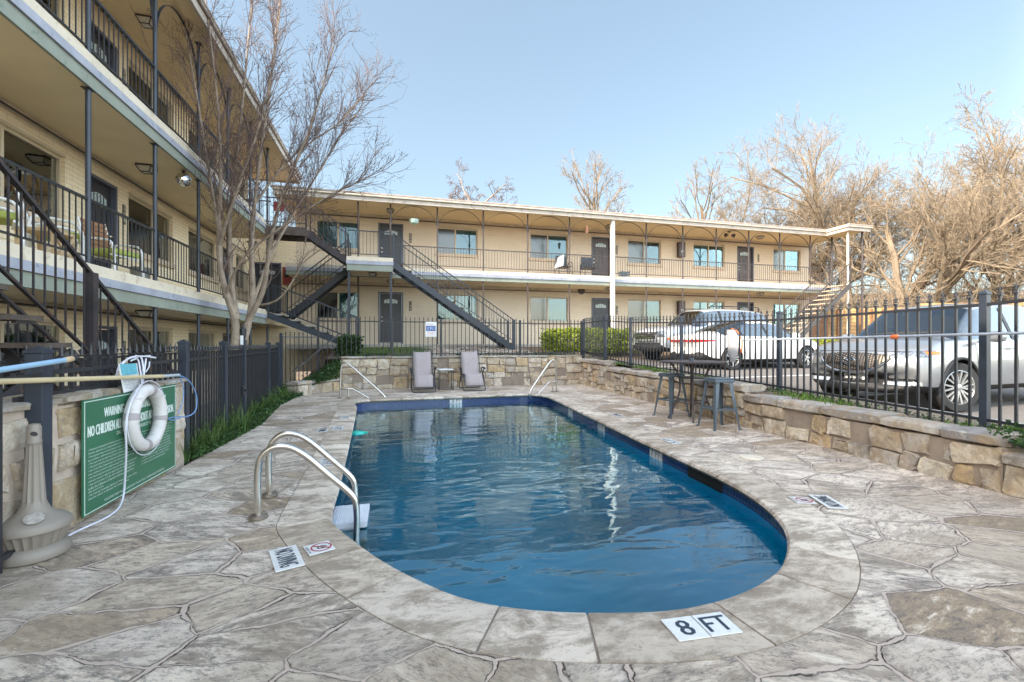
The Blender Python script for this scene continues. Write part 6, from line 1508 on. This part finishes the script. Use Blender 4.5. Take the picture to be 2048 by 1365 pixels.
# grille: shield shape with mesh, chrome lower rim, badge
def gr(u,v):
    y=lerp(-.50,.50,u); k=1-abs(2*u-1)**3.2; top=.865-.035*abs(2*u-1)**2; bot=.80-.22*k; return (y,lerp(bot,top,v))
m=MB(); drape(m,bv,'f',gr,28,8,.012); m.build('grille',M['blackplastic'],suv,local=True)
m=MB()
for i in range(26):
    for j in range(9):
        u=(i+.5)/26; v=(j+(.25 if i%2 else .75))/9; a,z=gr(u,min(v,.97)); 
        drape(m,bv,'f',lambda uu,vv:(a+(uu-.5)*.016,z+(vv-.5)*.009),1,1,.020)
m.build('grille_mesh',paint('warm_grille_bits',(.34,.27,.20),.35,metal=.5),suv,local=True)
pts=[]; m=MB()
for k in range(33):
    a,z=gr(k/32,0); h=bv.ray_cast(Vector((6,a*1.03,z-.012)),Vector((-1,0,0)))
    if h[0]: pts.append(h[0]+Vector((.018,0,0)))
m.tube(pts,.013,8); m.build('grille_surround',M['chrome'],suv,smooth=True,local=True)
h=bv.ray_cast(Vector((6,0,.735)),Vector((-1,0,0)))[0]; m=MB(); N=24
m.tube([h+Vector((.03,.085*math.cos(2*math.pi*k/N),.062*math.sin(2*math.pi*k/N))) for k in range(N)],.009,6,closed=True); m.tube([h+Vector((.03,-.078,.02)),h+Vector((.034,-.03,.022)),h+Vector((.036,0,-.02)),h+Vector((.034,.03,.022)),h+Vector((.03,.078,.02))],.009,6); m.build('badge',M['chrome'],suv,smooth=True,local=True)
for s in(-1,1):
    m=MB(); drape(m,bv,'f' ,lambda u,v:(s*lerp(.50,.86,u),lerp(.775+.03*u,.845+.025*u,v)),8,3,.008); m.build('headlight',M['headlamp'],suv,smooth=True,local=True)
    m=MB(); drape(m,bv,'l' if s>0 else 'R',lambda u,v:(lerp(1.86,2.12,u),lerp(.825+.035*(1-u),.90-.01*u,v)),6,3,.008); m.build('headlight',M['headlamp'],suv,smooth=True,local=True)
    m=MB(); drape(m,bv,'l' if s>0 else 'R',lambda u,v:(lerp(1.80,1.98,u),lerp(.845,.885,v)),4,2,.012); m.build('turn_signal',M['amber'],suv,local=True)
    m=MB(); drape(m,bv,'f',lambda u,v:(s*lerp(.42,.80,u),lerp(.455,.49+.0*u,v)),8,2,.01); m.build('fog_lamp_slot',M['blackplastic'],suv,local=True)
    m=MB(); drape(m,bv,'f',lambda u,v:(s*lerp(.40,.82,u),lerp(.395,.448,v)),8,2,.012); m.build('bumper_blade',paint('light_silver',(.62,.65,.70),.25,metal=.6),suv,smooth=True,local=True)
m=MB(); drape(m,bv,'f',lambda u,v:(lerp(-.44,.44,u),lerp(.40,.52,v)),16,3,.009); m.build('lower_intake',M['blackplastic'],suv,local=True)
hp=bv.ray_cast(Vector((6,0,.485)),Vector((-1,0,0)))[0]; t_=MB(); t_.box(hp.x+.012,hp.x+.024,-.153,.153,.415,.57); pt_=t_.build('licence_plate',M['white'],suv,local=True,bevel=.003)
t_=MB(); Mx=frame((hp.x+.0245,0,.47),(0,1,0),(0,0,1)); textfit(t_,'DG- 894',.25,.075,Mx,.001); textfit(t_,'TEXAS',.12,.028,frame((hp.x+.0245,0,.545),(0,1,0),(0,0,1)),.001); 
for v in range(0): pass
t_.build('lettering',ink,suv,local=True)
# door seams, sills, arches, mirrors, pillars
m=MB()
for ax in('l','R'):
    seam(m,bv,ax,[(.98,1.0),(.95,.45),(.90,.33),(-.02,.33)]); seam(m,bv,ax,[(-.05,1.02),(-.05,.33),(-.85,.33)]); seam(m,bv,ax,[(-1.0,1.02),(-1.02,.80),(-.90,.62),(-.85,.33)])
seam(m,bv,'f',[(-.86,.872),(-.4,.885),(0,.888),(.4,.885),(.86,.872)],.008)
m.build('panel_gap',M['blackplastic'],suv,local=True)
for ax,s in(('l',1),('R',-1)):
    for xh in (.08,-.86):
        h=bv.ray_cast(Vector((xh,s*4,.92)),Vector((0,-s,0)))[0]; m=MB(); m.tube([h+Vector((-.02,s*.01,0)),h+Vector((0,s*.035,0)),h+Vector((.16,s*.035,.005)),h+Vector((.18,s*.01,.005))],.011,6); m.build('door_handle',M['silver'],suv,smooth=True,local=True)
    for wx in (1.35,-1.35):
        m=MB(); pts=[]
        for k in range(25):
            a=R(-12+204*k/24); rr=.365*1.155; p=Vector((wx+rr*math.cos(a),0,.365+rr*math.sin(a))); h=bv.ray_cast(Vector((p.x,s*4,p.z)),Vector((0,-s,0)))[0]
            if h and abs(h.y)>.6: pts.append(h+Vector((0,s*.004,0)))
        m.tube(pts,.022,6); m.build('arch_trim',M['blackplastic'] ,suv,smooth=True,local=True)
    mirror(suv,.80,s*.90,1.10,s,M['silver'])
    m=MB(); 
    for (xa,xb) in ((-.10,-.02),(-1.03,-.97)): drape(m,bv,ax,lambda u,v:(lerp(xa,xb,u),lerp(1.06,1.60,v)),1,8,.006)
    m.build('pillar',M['blackplastic'],suv,local=True)
m=MB()
for k in range(5): a=-.35+k*.16; m.tube([(1.27,a,1.155),(1.20,a+.3,1.18)],.008,5)
m.build('wiper',M['blackplastic'],suv,local=True)
# --- white sedan, tail towards the pool
sd=thing('parked_car','white sedan with a wide red tail lamp bar parked tail first behind the fence','car',(0,0,0),0)
hdg=R(18-14.57); f=Vector((math.cos(hdg),math.sin(hdg),0)); rc=atd(1408,700,12.3); sdn=Vector((-f.y,f.x,0)); ctr=rc+f*2.38+sdn*.90; sd.location=(ctr.x,ctr.y,.53); sd.rotation_euler=(0,0,hdg)
WS={9}
S=[(-2.42,.86,.34,.80,.90,None,-.30),(-2.36,.93,.28,.90,1.01,None,-.26),(-2.15,.97,.22,.95,1.06,None,-.12),(-1.75,.99,.20,.95,1.09,None,0),(-1.62,1.,.19,.95,1.11,.66,9),(-1.05,1.,.18,.94,1.34,.58,0),(-.60,1.,.18,.93,1.43,.57,0),(0,1.,.18,.92,1.46,.58,0),(.45,1.,.18,.91,1.42,.57,0),(.62,1.,.18,.90,1.37,.57,0),(1.35,1.,.18,.88,1.0,.68,0),(1.5,.99,.18,.86,.96,None,.05),(2.0,.97,.19,.78,.88,None,.18),(2.3,.92,.22,.66,.76,None,.32),(2.40,.84,.28,.52,.60,None,.36)]
S=[(a,b,c,d,e,g_,0 if h==9 else h) for a,b,c,d,e,g_,h in S]
WS={4,5,9}; bv=finish(car_body(S,.91),[M['carwhite'],M['carglass'],M['blackplastic']],sd,(1.40,-1.40),.335,.91)
for x,s in ((1.40,1),(1.40,-1),(-1.40,1),(-1.40,-1)): wheel(sd,x,s*.795,.335,s,5)
m=MB(); drape(m,bv,'r',lambda u,v:(lerp(-.84,.84,u),lerp(.80,.865,v)),24,2,.008); m.build('tail_lamp_bar',M['redlens'],sd,smooth=True,local=True)
for ax in('l','R'):
    m=MB(); drape(m,bv,ax,lambda u,v:(lerp(-2.36,-1.98,u),lerp(.79+.03*u,.875-.02*u,v)),6,2,.008); m.build('tail_light',M['redlens'],sd,smooth=True,local=True)
m=MB()
for ax in('l','R'): seam(m,bv,ax,[(.92,.88),(.92,.28),(-.02,.28)]); seam(m,bv,ax,[(-.05,.92),(-.05,.28),(-.85,.28),(-.98,.6),(-1.0,.92)])
seam(m,bv,'r',[(-.8,.70),(0,.69),(.8,.70)]); drape(m,bv,'r',lambda u,v:(lerp(-.6,.6,u),lerp(.30,.40,v)),8,1,.008)
m.build('panel_gap',M['blackplastic'],sd,local=True)
m=MB(); m.box(-2.47,-2.455,-.15,.15,.50,.65); m.build('licence_plate',M['white'],sd,local=True)
for ax,s in(('l',1),('R',-1)):
    m=MB()
    for (xa,xb,za) in ((-.09,-.01,1.37),(-1.02,-.94,1.25)): drape(m,bv,ax,lambda u,v:(lerp(xa,xb,u),lerp(.97,za,v)),1,6,.006)
    m.build('pillar',M['blackplastic'],sd,local=True); mirror(sd,.78,s*.90,.98,s,M['carwhite'])
    for xh in (.10,-.84):
        h=bv.ray_cast(Vector((xh,s*4,.80)),Vector((0,-s,0)))[0]; m=MB(); m.tube([h+Vector((-.02,s*.01,0)),h+Vector((0,s*.03,0)),h+Vector((.15,s*.03,0)),h+Vector((.17,s*.01,0))],.010,6); m.build('door_handle',M['carwhite'],sd,smooth=True,local=True)
# --- pale silver large SUV behind
f2=-f; c2=atd(1288,700,15.6); o2=c2+f*2.45; lg=thing('parked_car','pale silver large SUV with black roof rails parked nose first, farthest of the cars','car',(o2.x,o2.y,.70),math.atan2(f2.y,f2.x))
WS={7}
S=[(-2.50,.90,.46,.98,1.05,.66,-.06),(-2.44,.96,.40,1.10,1.40,.66,-.06),(-2.30,.985,.34,1.16,1.66,.66,0),(-2.0,1.,.30,1.17,1.78,.68,0),(-1.1,1.,.30,1.16,1.83,.70,0),(-.3,1.,.30,1.15,1.84,.70,0),(.3,1.,.30,1.14,1.81,.69,0),(.52,1.,.30,1.14,1.75,.68,0),(1.05,1.,.30,1.13,1.24,.76,0),(1.2,1.,.30,1.12,1.22,None,0),(1.7,1.,.30,1.10,1.19,None,.03),(2.2,.98,.30,1.06,1.13,None,.10),(2.40,.96,.32,.98,1.04,None,.18),(2.46,.93,.36,.84,.90,None,.20),(2.48,.90,.42,.66,.72,None,.20)]
bv=finish(car_body(S,.99),[M['carpale'],M['carglass'],M['blackplastic']],lg,(1.50,-1.45),.40,.99)
for x,s in ((1.5,1),(1.5,-1),(-1.45,1),(-1.45,-1)): wheel(lg,x,s*.86,.40,s,5)
m=MB(); drape(m,bv,'f',lambda u,v:(lerp(-.58,.58,u),lerp(.74,.98,v)),12,4,.012); m.build('grille',M['blackplastic'],lg,local=True)
m=MB()
for z in (.78,.86,.94): drape(m,bv,'f',lambda u,v:(lerp(-.60,.60,u),z+(v-.5)*.045),12,1,.025)
m.build('grille_bar',M['chrome'],lg,local=True)
for s in(-1,1):
    m=MB(); drape(m,bv,'f',lambda u,v:(s*lerp(.62,.92,u),lerp(.80,1.0,v)),6,4,.014); m.build('headlight',M['headlamp'],lg,local=True)
    m=MB(); drape(m,bv,'l' if s>0 else 'R',lambda u,v:(lerp(2.08,2.24,u),lerp(.72,.78,v)),3,1,.014); m.build('turn_signal',M['amber'],lg,local=True)
    m=MB(); m.tube(rounded([(.25,s*.62,1.83),(.2,s*.64,1.89),(-1.9,s*.64,1.90),(-2.0,s*.62,1.83)],3,.2),.018,8); m.build('roof_rail',M['blackplastic'],lg,smooth=True,local=True)
    ax='l' if s>0 else 'R'; m=MB()
    for (xa,xb) in ((-.14,-.04),(-1.16,-1.06)): drape(m,bv,ax,lambda u,v:(lerp(xa,xb,u),lerp(1.19,1.72,v)),1,6,.006)
    m.build('pillar',M['blackplastic'],lg,local=True); mirror(lg,.62,s*.98,1.24,s,M['carpale'])
m=MB(); drape(m,bv,'f',lambda u,v:(lerp(-.75,.75,u),lerp(.44,.62,v)),12,3,.01); m.build('lower_intake',M['blackplastic'],lg,local=True)
# ------------------------------------------------------------------ camera, sun and sky
cam=bpy.data.cameras.new('camera'); co_=bpy.data.objects.new('camera',cam); COL.objects.link(co_); sc.camera=co_
co_.location=(0,0,EYE); co_.rotation_euler=(R(90),0,-YAW); cam.sensor_width=36; cam.lens=FPX/2048*36; cam.shift_y=(HYP-682.5)/2048; cam.clip_end=2000; cam.clip_start=.05
sd_=Vector((1,.35,-.70)).normalized(); sl=bpy.data.lights.new('sun','SUN'); so=bpy.data.objects.new('sun',sl); COL.objects.link(so); so.rotation_euler=sd_.to_track_quat('-Z','Y').to_euler(); so.location=(-20,-8,20); sl.energy=SUN; sl.angle=R(.5); sl.color=(1,.86,.68)
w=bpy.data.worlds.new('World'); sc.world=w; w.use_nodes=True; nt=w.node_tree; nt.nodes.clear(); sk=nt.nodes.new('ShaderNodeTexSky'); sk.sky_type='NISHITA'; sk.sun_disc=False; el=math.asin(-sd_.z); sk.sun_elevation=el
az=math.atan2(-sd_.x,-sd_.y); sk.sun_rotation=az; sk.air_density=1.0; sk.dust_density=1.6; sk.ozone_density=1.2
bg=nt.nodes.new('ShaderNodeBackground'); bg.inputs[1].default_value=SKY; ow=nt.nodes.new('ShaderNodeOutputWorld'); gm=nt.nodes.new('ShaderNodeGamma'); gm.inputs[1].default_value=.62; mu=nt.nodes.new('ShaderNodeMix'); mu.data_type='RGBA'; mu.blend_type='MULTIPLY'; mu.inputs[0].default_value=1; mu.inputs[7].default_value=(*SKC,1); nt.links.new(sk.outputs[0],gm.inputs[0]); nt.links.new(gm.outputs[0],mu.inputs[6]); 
gw=G(nt); tc=gw.n('ShaderNodeTexCoord').outputs['Generated']; dp=gw.n('ShaderNodeVectorMath',operation='DOT_PRODUCT'); gw.l(tc,dp.inputs[0]); dp.inputs[1].default_value=tuple(-sd_); sky_fill=gw.math('ADD',1.,gw.math('MULTIPLY',gw.ramp(dp.outputs['Value'],[(.34,0),(.60,.55),(1.,1)],'EASE'),SUNSIDE_FILL)); dp2=gw.n('ShaderNodeVectorMath',operation='DOT_PRODUCT'); gw.l(tc,dp2.inputs[0]); dp2.inputs[1].default_value=tuple(Vector((.8,-.6,.12)).normalized()); sky_fill=gw.math('ADD',sky_fill,gw.math('MULTIPLY',gw.ramp(dp2.outputs['Value'],[(.42,0),(.75,.8),(1.,1)],'EASE'),RIGHT_FILL)); kk=gw.math('SUBTRACT',sky_fill,1.); cb_=gw.n('ShaderNodeCombineXYZ'); [gw.l(gw.math('MULTIPLY_ADD',kk,f_,1.),cb_.inputs[i_]) for i_,f_ in enumerate((1.20,1.02,.90))]; sc2=gw.n('ShaderNodeVectorMath',operation='MULTIPLY'); gw.l(mu.outputs[2],sc2.inputs[0]); gw.l(cb_.outputs[0],sc2.inputs[1]); gw.l(sc2.outputs[0],bg.inputs[0]); nt.links.new(bg.outputs[0],ow.inputs[0])  # warm glow added to the sky, sun side and low right, lifting the shade
sc.view_settings.view_transform='Standard'; sc.view_settings.look='None'; sc.view_settings.gamma=1; sc.view_settings.exposure=EXPO
sc.render.engine='CYCLES'; sc.cycles.max_bounces=10; sc.cycles.diffuse_bounces=6; sc.cycles.transparent_max_bounces=12; sc.cycles.caustics_reflective=False; sc.cycles.caustics_refractive=False
